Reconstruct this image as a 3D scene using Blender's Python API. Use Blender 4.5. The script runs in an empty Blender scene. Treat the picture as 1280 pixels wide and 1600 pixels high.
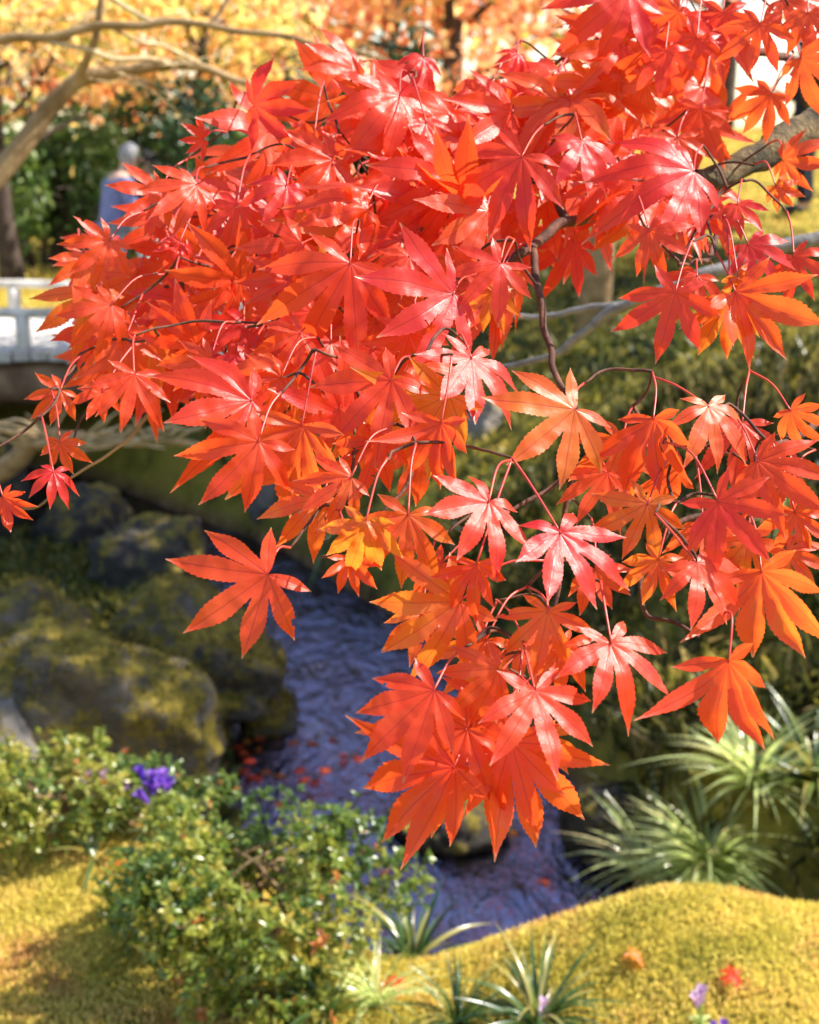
import bpy, bmesh, math, random
import numpy as np
from mathutils import Vector, Matrix, noise

SC = bpy.context.scene
COL = SC.collection
R = math.radians

# ------------------------------------------------------------------ camera
CAM = Vector((0, 0, 1.6)); PITCH = R(15.1); F = 2222.2
FWD = Vector((0, math.cos(PITCH), -math.sin(PITCH)))
RGT = Vector((1, 0, 0)); UPV = Vector((0, math.sin(PITCH), math.cos(PITCH)))
cam = bpy.data.cameras.new('camera'); cam_o = bpy.data.objects.new('camera', cam); COL.objects.link(cam_o)
cam_o.location = CAM; cam_o.rotation_euler = (R(90) - PITCH, 0, 0)
cam.sensor_fit = 'VERTICAL'; cam.sensor_height = 36; cam.sensor_width = 36; cam.lens = 50
cam.clip_start = 0.05; cam.clip_end = 600
cam.dof.use_dof = True; cam.dof.focus_distance = 0.93; cam.dof.aperture_fstop = 10.5; cam.dof.aperture_blades = 0
SC.camera = cam_o

# ------------------------------------------------------------------ light
SUN_AZ, SUN_EL = R(80), R(47)          # azimuth clockwise from +Y
world = bpy.data.worlds.new('World'); SC.world = world; world.use_nodes = True
wn = world.node_tree; bg = wn.nodes['Background']; sky = wn.nodes.new('ShaderNodeTexSky')
sky.sky_type = 'NISHITA'; sky.sun_disc = False; sky.sun_elevation = SUN_EL; sky.sun_rotation = SUN_AZ
sky.air_density = 1.2; sky.dust_density = 0.4
wn.links.new(sky.outputs[0], bg.inputs[0]); bg.inputs[1].default_value = 0.11
sun = bpy.data.lights.new('sun', 'SUN'); sun.energy = 5.0; sun.angle = R(0.53); sun.color = (1, 0.94, 0.84)
sun_o = bpy.data.objects.new('sun', sun); COL.objects.link(sun_o)
sd = Vector((math.sin(SUN_AZ) * math.cos(SUN_EL), math.cos(SUN_AZ) * math.cos(SUN_EL), math.sin(SUN_EL)))
sun_o.rotation_euler = sd.to_track_quat('Z', 'Y').to_euler(); sun_o.location = (6, 4, 8)
SC.view_settings.view_transform = 'Standard'; SC.view_settings.look = 'None'
SC.view_settings.exposure = 1.32; SC.view_settings.gamma = 1
SC.render.engine = 'CYCLES'
SC.cycles.use_denoising = True
SC.cycles.max_bounces = 6; SC.cycles.transparent_max_bounces = 6
SC.cycles.caustics_reflective = False; SC.cycles.caustics_refractive = False
SC.cycles.sample_clamp_indirect = 6

# ------------------------------------------------------------------ helpers
def ray(px, py): return FWD + RGT * ((px - 640) / F) + UPV * ((800 - py) / F)
def at(px, py, d): return CAM + ray(px, py) * d
def onz(px, py, z):
    r = ray(px, py); return CAM + r * ((z - CAM.z) / r.z)

def link(name, me, mat=None, parent=None, **props):
    o = bpy.data.objects.new(name, me); COL.objects.link(o)
    if mat is not None and me is not None and len(me.materials) == 0: me.materials.append(mat)
    if parent is not None: o.parent = parent
    for k, v in props.items(): o[k] = v
    return o
def thing(name, label, cat, loc=(0, 0, 0), group=None):
    o = bpy.data.objects.new(name, None); COL.objects.link(o); o.location = loc
    o.empty_display_size = 0.05
    o['label'] = label; o['category'] = cat
    if group: o['group'] = group
    return o
def tag(o, label, cat=None, group=None, kind=None):
    o['label'] = label
    if cat: o['category'] = cat
    if group: o['group'] = group
    if kind: o['kind'] = kind
    return o
def mesh(name, V, Fc, smooth=True, vary=None):
    me = bpy.data.meshes.new(name)
    V = np.asarray(V, dtype=np.float32)
    if isinstance(Fc, np.ndarray):
        n, k = Fc.shape
        me.vertices.add(len(V)); me.vertices.foreach_set('co', V.ravel())
        me.loops.add(n * k); me.loops.foreach_set('vertex_index', Fc.astype(np.int32).ravel())
        me.polygons.add(n); me.polygons.foreach_set('loop_start', np.arange(0, n * k, k, dtype=np.int32))
        me.update(calc_edges=True)
    else:
        me.from_pydata([tuple(v) for v in V.tolist()], [], Fc)
    if smooth: me.polygons.foreach_set('use_smooth', [True] * len(me.polygons))
    if vary is not None:
        a = me.attributes.new('vary', 'FLOAT', 'POINT'); a.data.foreach_set('value', np.asarray(vary, dtype=np.float32))
    me.update()
    return me

class TB:
    """collects tubes"""
    def __init__(s): s.v = []; s.f = []
    def tube(s, pts, rad, sides=6, cap=True):
        pts = [Vector(p) for p in pts]; n = len(pts)
        if not hasattr(rad, '__len__'): rad = [rad] * n
        base = len(s.v); up = None
        for i, p in enumerate(pts):
            t = (pts[min(i + 1, n - 1)] - pts[max(i - 1, 0)])
            if t.length < 1e-9: t = Vector((0, 0, 1))
            t.normalize()
            if up is None:
                up = t.orthogonal().normalized()
            else:
                up = up - t * up.dot(t)
                up = up.normalized() if up.length > 1e-6 else t.orthogonal().normalized()
            w = t.cross(up)
            for k in range(sides):
                a = 2 * math.pi * k / sides
                s.v.append(p + (up * math.cos(a) + w * math.sin(a)) * rad[i])
        for i in range(n - 1):
            for k in range(sides):
                a = base + i * sides + k; b = base + i * sides + (k + 1) % sides
                s.f.append((a, b, b + sides, a + sides))
        if cap:
            s.f.append(tuple(base + k for k in reversed(range(sides))))
            s.f.append(tuple(base + (n - 1) * sides + k for k in range(sides)))
        return s
    def mesh(s, name, org=(0, 0, 0)):
        o = Vector(org); return mesh(name, [v - o for v in s.v], s.f)

def spline(pts, n=6):
    """Catmull-Rom through pts"""
    P = [Vector(p) for p in pts]
    if len(P) < 3: return [P[0].lerp(P[-1], i / n) for i in range(n + 1)]
    out = []
    for i in range(len(P) - 1):
        p0 = P[i - 1] if i else P[0] * 2 - P[1]; p1 = P[i]; p2 = P[i + 1]
        p3 = P[i + 2] if i + 2 < len(P) else P[-1] * 2 - P[-2]
        for k in range(n):
            t = k / n
            out.append(0.5 * ((2 * p1) + (p2 - p0) * t + (2 * p0 - 5 * p1 + 4 * p2 - p3) * t * t + (3 * p1 - p0 - 3 * p2 + p3) * t ** 3))
    out.append(P[-1]); return out

# ------------------------------------------------------------------ materials
def new_mat(name):
    m = bpy.data.materials.new(name); m.use_nodes = True; nt = m.node_tree
    nt.nodes.clear(); out = nt.nodes.new('ShaderNodeOutputMaterial')
    return m, nt, out
def N(nt, t, **kw):
    n = nt.nodes.new(t)
    for k, v in kw.items():
        if k.startswith('i_'): n.inputs[k[2:].replace('_', ' ')].default_value = v
        else: setattr(n, k, v)
    return n
def ramp(nt, fac, stops):
    r = nt.nodes.new('ShaderNodeValToRGB'); e = r.color_ramp.elements
    while len(e) < len(stops): e.new(0.5)
    for el, (p, c) in zip(e, stops): el.position = p; el.color = (*c, 1)
    nt.links.new(fac, r.inputs[0]); return r.outputs[0]
def noise_n(nt, scale, detail=4, rough=0.55, vec=None, dist=0.0):
    n = nt.nodes.new('ShaderNodeTexNoise'); n.inputs['Scale'].default_value = scale
    n.inputs['Detail'].default_value = detail; n.inputs['Roughness'].default_value = rough; n.inputs['Distortion'].default_value = dist
    if vec is not None: nt.links.new(vec, n.inputs['Vector'])
    return n
def math_n(nt, op, a, b=None, clamp=False):
    n = nt.nodes.new('ShaderNodeMath'); n.operation = op; n.use_clamp = clamp
    for i, x in enumerate((a, b)):
        if x is None: continue
        if isinstance(x, (int, float)): n.inputs[i].default_value = x
        else: nt.links.new(x, n.inputs[i])
    return n.outputs[0]
def mixc(nt, fac, a, b, mode='MIX'):
    n = nt.nodes.new('ShaderNodeMix'); n.data_type = 'RGBA'; n.blend_type = mode
    for i, x in ((0, fac), (6, a), (7, b)):
        if isinstance(x, (int, float)): n.inputs[i].default_value = x
        elif isinstance(x, tuple): n.inputs[i].default_value = (*x, 1)
        else: nt.links.new(x, n.inputs[i])
    return n.outputs[2]
def coords(nt): return nt.nodes.new('ShaderNodeTexCoord')

def mat_plain(name, c1, c2, scale=8, rough=0.8, bump=0.3, detail=6, bscale=None, spec=0.3, lo=0.35, hi=0.65):
    m, nt, out = new_mat(name); tc = coords(nt)
    n = noise_n(nt, scale, detail, vec=tc.outputs['Object'])
    c = ramp(nt, n.outputs[0], [(lo, c1), (hi, c2)])
    b = N(nt, 'ShaderNodeBsdfPrincipled'); nt.links.new(c, b.inputs['Base Color'])
    b.inputs['Roughness'].default_value = rough; b.inputs['Specular IOR Level'].default_value = spec
    if bump:
        n2 = noise_n(nt, bscale or scale * 4, 6, 0.65, vec=tc.outputs['Object'])
        bp = N(nt, 'ShaderNodeBump'); bp.inputs['Strength'].default_value = bump; bp.inputs['Distance'].default_value = 0.02
        nt.links.new(n2.outputs[0], bp.inputs['Height']); nt.links.new(bp.outputs[0], b.inputs['Normal'])
    nt.links.new(b.outputs[0], out.inputs[0]); return m

def mat_foliage(name, stops, trans=0.45, rough=0.45, spec=0.5, tgain=1.6):
    """leaf clouds: colour from the per-leaf 'vary' value"""
    m, nt, out = new_mat(name)
    a = N(nt, 'ShaderNodeAttribute', attribute_name='vary')
    c = ramp(nt, a.outputs['Fac'], stops)
    b = N(nt, 'ShaderNodeBsdfPrincipled'); nt.links.new(c, b.inputs['Base Color'])
    b.inputs['Roughness'].default_value = rough; b.inputs['Specular IOR Level'].default_value = spec
    t = N(nt, 'ShaderNodeBsdfTranslucent')
    g = mixc(nt, 1.0, c, (tgain, tgain, tgain * 0.8), 'MULTIPLY'); nt.links.new(g, t.inputs[0])
    mx = N(nt, 'ShaderNodeMixShader'); mx.inputs[0].default_value = trans
    nt.links.new(b.outputs[0], mx.inputs[1]); nt.links.new(t.outputs[0], mx.inputs[2]); nt.links.new(mx.outputs[0], out.inputs[0])
    return m

def mat_maple_leaf():
    m, nt, out = new_mat('maple_leaf')
    tc = coords(nt); oi = N(nt, 'ShaderNodeObjectInfo')
    tint = N(nt, 'ShaderNodeAttribute', attribute_name='tint', attribute_type='OBJECT')
    uv = N(nt, 'ShaderNodeUVMap', uv_map='leaf'); sx = N(nt, 'ShaderNodeSeparateXYZ'); nt.links.new(uv.outputs[0], sx.inputs[0])
    off = N(nt, 'ShaderNodeVectorMath', operation='MULTIPLY_ADD')
    cmb = N(nt, 'ShaderNodeCombineXYZ')
    for i in range(3): nt.links.new(oi.outputs['Random'], cmb.inputs[i])
    nt.links.new(cmb.outputs[0], off.inputs[0]); off.inputs[1].default_value = (37, 71, 13); nt.links.new(tc.outputs['Object'], off.inputs[2])
    vec = off.outputs[0]
    big = noise_n(nt, 1.7, 3, vec=vec); fine = noise_n(nt, 22, 5, 0.7, vec=vec)
    t = math_n(nt, 'ADD', math_n(nt, 'ADD', tint.outputs['Fac'], 0.05), math_n(nt, 'MULTIPLY', math_n(nt, 'SUBTRACT', big.outputs[0], 0.5), 0.62))
    t = math_n(nt, 'ADD', t, math_n(nt, 'MULTIPLY', math_n(nt, 'SUBTRACT', fine.outputs[0], 0.5), 0.12), clamp=True)
    up = ramp(nt, t, [(0.0, (0.54, 0.025, 0.028)), (0.3, (0.68, 0.06, 0.018)), (0.55, (0.68, 0.09, 0.025)), (0.8, (0.63, 0.20, 0.025)), (1.0, (0.55, 0.32, 0.035))])
    th = ramp(nt, t, [(0.0, (0.92, 0.045, 0.03)), (0.3, (0.98, 0.11, 0.02)), (0.55, (0.98, 0.16, 0.028)), (0.8, (0.95, 0.33, 0.025)), (1.0, (0.88, 0.54, 0.04))])
    # veins: midrib and oblique side veins, from the leaf's own coordinates
    lat = math_n(nt, 'ABSOLUTE', math_n(nt, 'SUBTRACT', sx.outputs[0], 0.5))          # 0 at the midrib
    mid = math_n(nt, 'SUBTRACT', 1.0, math_n(nt, 'MULTIPLY', lat, 28.0), clamp=True)
    ph = math_n(nt, 'SUBTRACT', math_n(nt, 'MULTIPLY', sx.outputs[1], 13.0), math_n(nt, 'MULTIPLY', lat, 9.0))
    side = math_n(nt, 'ABSOLUTE', math_n(nt, 'SUBTRACT', math_n(nt, 'FRACT', ph), 0.5))
    side = math_n(nt, 'MULTIPLY', math_n(nt, 'SUBTRACT', 1.0, math_n(nt, 'MULTIPLY', side, 11.0), clamp=True), 0.3)
    vein = math_n(nt, 'MAXIMUM', mid, side, clamp=True)
    up = mixc(nt, math_n(nt, 'MULTIPLY', vein, 0.6), up, (0.22, 0.012, 0.03))
    th = mixc(nt, math_n(nt, 'MULTIPLY', vein, 0.45), th, (0.5, 0.03, 0.02))
    # dry brown specks and bleached tips
    sp = noise_n(nt, 55, 2, vec=vec); spk = math_n(nt, 'GREATER_THAN', sp.outputs[0], 0.775)
    up = mixc(nt, math_n(nt, 'MULTIPLY', spk, 0.8), up, (0.12, 0.04, 0.015)); th = mixc(nt, math_n(nt, 'MULTIPLY', spk, 0.8), th, (0.15, 0.04, 0.01))
    tip = math_n(nt, 'MULTIPLY', math_n(nt, 'SUBTRACT', math_n(nt, 'ADD', sx.outputs[1], math_n(nt, 'MULTIPLY', fine.outputs[0], 0.1)), 0.955), 9.0, clamp=True)
    up = mixc(nt, tip, up, (0.55, 0.36, 0.22)); th = mixc(nt, tip, th, (0.6, 0.32, 0.15))
    b = N(nt, 'ShaderNodeBsdfPrincipled'); nt.links.new(up, b.inputs['Base Color'])
    b.inputs['Specular IOR Level'].default_value = 0.5
    rr = ramp(nt, fine.outputs[0], [(0.3, (0.31,) * 3), (0.7, (0.44,) * 3)]); nt.links.new(rr, b.inputs['Roughness'])
    bp = N(nt, 'ShaderNodeBump'); bp.inputs['Strength'].default_value = 0.12; bp.inputs['Distance'].default_value = 0.02
    hgt = math_n(nt, 'SUBTRACT', math_n(nt, 'MULTIPLY', fine.outputs[0], 0.35), vein)
    nt.links.new(hgt, bp.inputs['Height']); nt.links.new(bp.outputs[0], b.inputs['Normal'])
    tr = N(nt, 'ShaderNodeBsdfTranslucent'); nt.links.new(th, tr.inputs[0])
    mx = N(nt, 'ShaderNodeMixShader'); mx.inputs[0].default_value = 0.5
    nt.links.new(b.outputs[0], mx.inputs[1]); nt.links.new(tr.outputs[0], mx.inputs[2]); nt.links.new(mx.outputs[0], out.inputs[0])
    return m

def mat_ground():
    m, nt, out = new_mat('moss_ground'); geo = N(nt, 'ShaderNodeNewGeometry'); P = geo.outputs['Position']
    n1 = noise_n(nt, 1.3, 5, vec=P); n2 = noise_n(nt, 7, 6, 0.65, vec=P); n3 = noise_n(nt, 60, 4, 0.7, vec=P)
    f = math_n(nt, 'ADD', math_n(nt, 'MULTIPLY', n1.outputs[0], 0.5), math_n(nt, 'MULTIPLY', n2.outputs[0], 0.5))
    moss = ramp(nt, f, [(0.36, (0.14, 0.13, 0.02)), (0.45, (0.34, 0.27, 0.035)), (0.54, (0.46, 0.34, 0.05)), (0.64, (0.40, 0.22, 0.05)), (0.72, (0.2, 0.1, 0.04))])
    moss = mixc(nt, 0.5, moss, ramp(nt, n3.outputs[0], [(0.3, (0.45, 0.45, 0.4)), (0.7, (1.3, 1.25, 1.1))]), 'MULTIPLY')
    # the far bank is greener moss, the stream bed brown silt
    sp = N(nt, 'ShaderNodeSeparateXYZ'); nt.links.new(P, sp.inputs[0])
    green = ramp(nt, f, [(0.38, (0.04, 0.045, 0.014)), (0.5, (0.20, 0.18, 0.03)), (0.62, (0.36, 0.28, 0.045))])
    far = N(nt, 'ShaderNodeAttribute', attribute_name='vary')
    c = mixc(nt, far.outputs['Fac'], moss, green)
    bedc = ramp(nt, n2.outputs[0], [(0.3, (0.05, 0.03, 0.015)), (0.5, (0.22, 0.12, 0.05)), (0.65, (0.36, 0.22, 0.11))])
    bed = math_n(nt, 'MULTIPLY', math_n(nt, 'SUBTRACT', -0.78, sp.outputs[2]), 9.0, clamp=True)
    c = mixc(nt, bed, c, bedc)
    b = N(nt, 'ShaderNodeBsdfPrincipled'); nt.links.new(c, b.inputs['Base Color']); b.inputs['Roughness'].default_value = 0.95
    b.inputs['Specular IOR Level'].default_value = 0.15
    bp = N(nt, 'ShaderNodeBump'); bp.inputs['Strength'].default_value = 0.9; bp.inputs['Distance'].default_value = 0.03
    nt.links.new(math_n(nt, 'ADD', n3.outputs[0], n2.outputs[0]), bp.inputs['Height']); nt.links.new(bp.outputs[0], b.inputs['Normal'])
    nt.links.new(b.outputs[0], out.inputs[0]); return m

def mat_water():
    m, nt, out = new_mat('water'); geo = N(nt, 'ShaderNodeNewGeometry')
    mp = N(nt, 'ShaderNodeMapping'); mp.inputs['Rotation'].default_value = (0, 0, R(25)); mp.inputs['Scale'].default_value = (7, 3.2, 1)
    nt.links.new(geo.outputs['Position'], mp.inputs[0])
    n1 = noise_n(nt, 1.0, 5, 0.62, vec=mp.outputs[0], dist=0.6)
    n2 = noise_n(nt, 4.2, 3, 0.6, vec=mp.outputs[0], dist=0.4)
    bp = N(nt, 'ShaderNodeBump'); bp.inputs['Strength'].default_value = 0.9; bp.inputs['Distance'].default_value = 0.055
    nt.links.new(math_n(nt, 'ADD', n1.outputs[0], math_n(nt, 'MULTIPLY', n2.outputs[0], 0.25)), bp.inputs['Height'])
    fr = N(nt, 'ShaderNodeFresnel'); fr.inputs[0].default_value = 1.5; nt.links.new(bp.outputs[0], fr.inputs['Normal'])
    gl = N(nt, 'ShaderNodeBsdfGlossy'); gl.inputs['Roughness'].default_value = 0.05; gl.inputs['Color'].default_value = (0.25, 0.25, 0.40, 1); nt.links.new(bp.outputs[0], gl.inputs['Normal'])  # gloss colour paints the sky reflection bluer and darker
    tp = N(nt, 'ShaderNodeBsdfTransparent'); tp.inputs[0].default_value = (0.60, 0.58, 0.54, 1)
    mx = N(nt, 'ShaderNodeMixShader'); nt.links.new(fr.outputs[0], mx.inputs[0])
    nt.links.new(tp.outputs[0], mx.inputs[1]); nt.links.new(gl.outputs[0], mx.inputs[2]); nt.links.new(mx.outputs[0], out.inputs[0])
    return m

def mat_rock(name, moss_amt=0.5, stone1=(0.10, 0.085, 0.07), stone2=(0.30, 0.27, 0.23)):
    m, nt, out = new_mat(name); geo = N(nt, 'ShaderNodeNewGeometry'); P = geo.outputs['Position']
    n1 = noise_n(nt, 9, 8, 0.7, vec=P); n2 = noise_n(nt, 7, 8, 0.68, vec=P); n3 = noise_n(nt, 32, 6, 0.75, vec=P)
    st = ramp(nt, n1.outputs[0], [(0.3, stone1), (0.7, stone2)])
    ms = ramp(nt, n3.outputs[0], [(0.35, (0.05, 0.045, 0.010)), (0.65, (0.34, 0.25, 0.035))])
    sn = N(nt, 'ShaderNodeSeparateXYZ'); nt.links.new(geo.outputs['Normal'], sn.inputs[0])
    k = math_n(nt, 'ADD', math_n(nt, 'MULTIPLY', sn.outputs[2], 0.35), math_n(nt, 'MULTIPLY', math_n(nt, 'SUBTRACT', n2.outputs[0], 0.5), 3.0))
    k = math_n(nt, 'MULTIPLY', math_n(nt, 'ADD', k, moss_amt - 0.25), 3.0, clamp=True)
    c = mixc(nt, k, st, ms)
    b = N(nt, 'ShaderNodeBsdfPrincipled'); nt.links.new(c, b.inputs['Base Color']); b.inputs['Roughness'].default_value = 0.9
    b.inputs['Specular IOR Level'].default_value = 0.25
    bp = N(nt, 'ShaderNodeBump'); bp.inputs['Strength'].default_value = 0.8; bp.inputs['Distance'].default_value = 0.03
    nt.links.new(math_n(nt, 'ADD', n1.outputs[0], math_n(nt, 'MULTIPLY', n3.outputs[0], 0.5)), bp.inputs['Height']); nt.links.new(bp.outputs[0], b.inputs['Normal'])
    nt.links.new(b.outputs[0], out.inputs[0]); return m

M = {}
M['leaf'] = mat_maple_leaf()
M['stalk'] = mat_plain('leaf_stalk', (0.42, 0.02, 0.02), (0.55, 0.06, 0.03), 30, 0.4, 0, spec=0.5)
M['twig'] = mat_plain('twig_bark', (0.05, 0.022, 0.018), (0.15, 0.065, 0.04), 60, 0.75, 0.3, spec=0.2)
M['limb'] = mat_plain('mossy_bark', (0.045, 0.035, 0.015), (0.24, 0.165, 0.08), 34, 0.9, 1.0, bscale=110, lo=0.38, hi=0.62)
M['grey_bark'] = mat_plain('grey_bark', (0.11, 0.10, 0.10), (0.26, 0.245, 0.24), 40, 0.8, 0.4, bscale=120)
M['tan_bark'] = mat_plain('tan_bark', (0.19, 0.115, 0.05), (0.40, 0.27, 0.14), 10, 0.85, 0.5, bscale=50)
M['dark_bark'] = mat_plain('dark_bark', (0.035, 0.025, 0.02), (0.10, 0.07, 0.055), 8, 0.9, 0.6, bscale=40)
M['pale_twig'] = mat_plain('pale_twig', (0.34, 0.22, 0.10), (0.58, 0.44, 0.25), 20, 0.7, 0.2)
M['ground'] = mat_ground(); M['water'] = mat_water()
M['rock'] = mat_rock('mossy_rock', 0.32, (0.035, 0.028, 0.02), (0.17, 0.145, 0.12)); M['rock_bare'] = mat_rock('bare_rock', 0.0)
M['rock_dark'] = mat_rock('dark_mossy_rock', 0.12, (0.02, 0.018, 0.016), (0.08, 0.07, 0.06))  # dark stone; on the hollow's added rocks it stands in for shade
M['wood_grey'] = mat_plain('weathered_wood', (0.40, 0.36, 0.31), (0.70, 0.66, 0.60), 6, 0.7, 0.4, bscale=30)
M['wood_brown'] = mat_plain('brown_timber', (0.12, 0.065, 0.035), (0.30, 0.18, 0.10), 5, 0.8, 0.4, bscale=30)
M['moss_tuft'] = mat_foliage('moss_tuft', [(0.0, (0.26, 0.26, 0.05)), (0.3, (0.60, 0.51, 0.10)), (0.6, (0.80, 0.64, 0.18)), (0.82, (0.76, 0.48, 0.17)), (1.0, (0.50, 0.25, 0.10))], 0.35, 0.8, 0.2, 1.2)
M['rock_moss'] = mat_foliage('rock_moss', [(0.0, (0.03, 0.03, 0.010)), (0.4, (0.11, 0.095, 0.02)), (0.8, (0.34, 0.25, 0.04)), (1.0, (0.40, 0.23, 0.06))], 0.3, 0.85, 0.15, 1.2)
M['azalea'] = mat_foliage('azalea_leaf', [(0.0, (0.04, 0.085, 0.025)), (0.4, (0.13, 0.20, 0.045)), (0.75, (0.30, 0.32, 0.055)), (0.97, (0.44, 0.38, 0.09)), (1.0, (0.5, 0.18, 0.06))], 0.35, 0.3, 0.6)
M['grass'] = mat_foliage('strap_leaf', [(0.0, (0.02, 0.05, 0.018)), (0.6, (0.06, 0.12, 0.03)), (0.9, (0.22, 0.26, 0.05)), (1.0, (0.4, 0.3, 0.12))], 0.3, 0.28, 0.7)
M['grass_lit'] = mat_foliage('sunlit_blade', [(0.0, (0.30, 0.38, 0.13)), (0.5, (0.52, 0.60, 0.25)), (0.85, (0.70, 0.72, 0.38)), (1.0, (0.68, 0.55, 0.32))], 0.42, 0.2, 1.0)  # paler blade copy, sunlight and white glints put into the colour
M['cover'] = mat_foliage('ground_cover', [(0.0, (0.03, 0.045, 0.015)), (0.4, (0.13, 0.13, 0.025)), (0.7, (0.32, 0.27, 0.045)), (1.0, (0.42, 0.30, 0.08))], 0.3, 0.5, 0.4)
M['bank_grass'] = mat_foliage('bank_grass', [(0.0, (0.02, 0.03, 0.01)), (0.4, (0.07, 0.075, 0.02)), (0.75, (0.20, 0.17, 0.05)), (1.0, (0.36, 0.26, 0.12))], 0.3, 0.4, 0.5)
M['evergreen'] = mat_foliage('evergreen_leaf', [(0.0, (0.02, 0.04, 0.015)), (0.5, (0.05, 0.10, 0.025)), (0.85, (0.12, 0.20, 0.04)), (1.0, (0.2, 0.25, 0.08))], 0.3, 0.4, 0.5)
M['autumn'] = mat_foliage('autumn_leaf', [(0.0, (0.66, 0.14, 0.08)), (0.3, (0.78, 0.28, 0.14)), (0.6, (0.80, 0.42, 0.20)), (0.85, (0.82, 0.58, 0.28)), (1.0, (0.40, 0.36, 0.06))], 0.5, 0.5, 0.3, 1.5)
M['autumn_y'] = mat_foliage('yellow_autumn_leaf', [(0.0, (0.78, 0.32, 0.12)), (0.35, (0.80, 0.46, 0.18)), (0.7, (0.80, 0.60, 0.22)), (1.0, (0.42, 0.42, 0.10))], 0.5, 0.5, 0.3, 1.5)
M['petal'] = mat_foliage('gentian_petal', [(0.0, (0.10, 0.03, 0.42)), (1.0, (0.26, 0.12, 0.55))], 0.35, 0.5, 0.3)
M['petal_pale'] = mat_foliage('pale_petal', [(0.0, (0.40, 0.25, 0.50)), (1.0, (0.60, 0.42, 0.62))], 0.35, 0.5, 0.3)
M['skin'] = mat_plain('skin', (0.50, 0.30, 0.22), (0.56, 0.35, 0.26), 20, 0.55, 0.0)
M['hair_grey'] = mat_plain('grey_hair', (0.18, 0.175, 0.18), (0.34, 0.33, 0.34), 60, 0.6, 0.5)
M['hair_dark'] = mat_plain('dark_hair', (0.012, 0.010, 0.010), (0.03, 0.025, 0.02), 60, 0.5, 0.5)
M['blue_cloth'] = mat_plain('blue_cloth', (0.12, 0.14, 0.30), (0.18, 0.20, 0.38), 30, 0.8, 0.3)
M['grey_cloth'] = mat_plain('grey_cloth', (0.16, 0.19, 0.24), (0.24, 0.27, 0.32), 30, 0.85, 0.3)
M['navy_cloth'] = mat_plain('navy_cloth', (0.008, 0.009, 0.016), (0.02, 0.022, 0.035), 30, 0.85, 0.3)
M['white_cloth'] = mat_plain('white_cloth', (0.68, 0.68, 0.68), (0.8, 0.8, 0.8), 30, 0.8, 0.3)
M['black'] = mat_plain('black_plastic', (0.01, 0.01, 0.01), (0.03, 0.03, 0.03), 30, 0.4, 0.0)

# ------------------------------------------------------------------ terrain
CL = np.array([(9, 2.4), (5, 2.8), (2, 3.2), (1.0, 3.4), (0.4, 4.0), (0.03, 5.1), (-0.32, 6.6), (-1.1, 8.1), (-2.7, 9.8), (-5.5, 11.4), (-10, 13), (-24, 15)], dtype=float)
HW = np.array([0.35, 0.35, 0.34, 0.36, 0.5, 0.68, 0.52, 0.48, 0.6, 0.8, 0.9, 0.9])
WATER_Z = -0.90
def sstep(a, b, x):
    t = np.clip((x - a) / (b - a), 0, 1); return t * t * (3 - 2 * t)
def stream(x, y):
    best = np.full(x.shape, 1e9); side = np.zeros(x.shape)
    for i in range(len(CL) - 1):
        ax, ay = CL[i]; dx, dy = CL[i + 1] - CL[i]; L2 = dx * dx + dy * dy
        t = np.clip(((x - ax) * dx + (y - ay) * dy) / L2, 0, 1)
        ex, ey = x - (ax + t * dx), y - (ay + t * dy)
        d = np.hypot(ex, ey) - (HW[i] + t * (HW[i + 1] - HW[i]))
        s = np.sign(dx * ey - dy * ex)
        up = d < best
        best = np.where(up, d, best); side = np.where(up, s, side)
    return best, side
def bumps(x, y):
    z = 0.028 * np.sin(x * 3.1 + 1.3 * np.sin(y * 2.3)) * np.cos(y * 2.7 + 0.7) + 0.016 * np.sin(x * 7.3 + y * 4.1) + 0.009 * np.sin(x * 15 - y * 11 + 2) * np.sin(y * 13)
    return z
def H(x, y):
    x = np.asarray(x, dtype=float); y = np.asarray(y, dtype=float)
    t, side = stream(x, y)
    left = sstep(0.1, -0.5, x)
    near = bumps(x, y) + 0.10 * np.exp(-((y - 2.5) / 0.4) ** 2) * sstep(0.0, 0.5, x) * (1 + 0.2 * np.sin(x * 2.2 + 0.4))
    near = near - 0.75 * sstep(2.5, 3.15, y) * (1 - left)
    near = near - 0.76 * left * sstep(2.95, 4.1, y) * (1 - sstep(8.4, 9.7, y))
    hill = np.minimum(-0.62 + 0.62 * t, 0.36 + 0.085 * (t - 1.55)) + bumps(x, y) * 1.5
    hill = np.minimum(hill, 1.6)
    hx = sstep(-2.2, 1.2, x)
    far = hill * hx + (1 - hx) * (np.minimum(-0.6 + 0.6 * t, -0.1) + 0.2 * sstep(16, 28, y) + bumps(x, y))
    land = np.where(side >= 0, near, far)
    k = np.where(side >= 0, sstep(-0.25, 0.35, t), sstep(-0.2, 0.12, t))
    bed = -1.06 + 0.03 * np.sin(x * 9) * np.sin(y * 8)
    return bed * (1 - k) + land * k
def hz(x, y): return float(H(np.array([x]), np.array([y]))[0])
def axis(parts):
    out = []
    for a, b, s in parts: out.append(np.arange(a, b - 1e-6, s))
    return np.unique(np.round(np.concatenate(out), 4))
gx = axis([(-220, -40, 20), (-40, -10, 2), (-10, -3.5, 0.25), (-3.5, 3.5, 0.05), (3.5, 10, 0.25), (10, 40, 2), (40, 221, 20)])
gy = axis([(-40, -4, 4), (-4, 1.6, 0.4), (1.6, 8, 0.05), (8, 14, 0.12), (14, 30, 0.5), (30, 60, 3), (60, 301, 20)])
X, Y = np.meshgrid(gx, gy)
Z = H(X.ravel(), Y.ravel()).reshape(X.shape)
nx, ny = len(gx), len(gy)
idx = np.arange(nx * ny).reshape(ny, nx)
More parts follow.
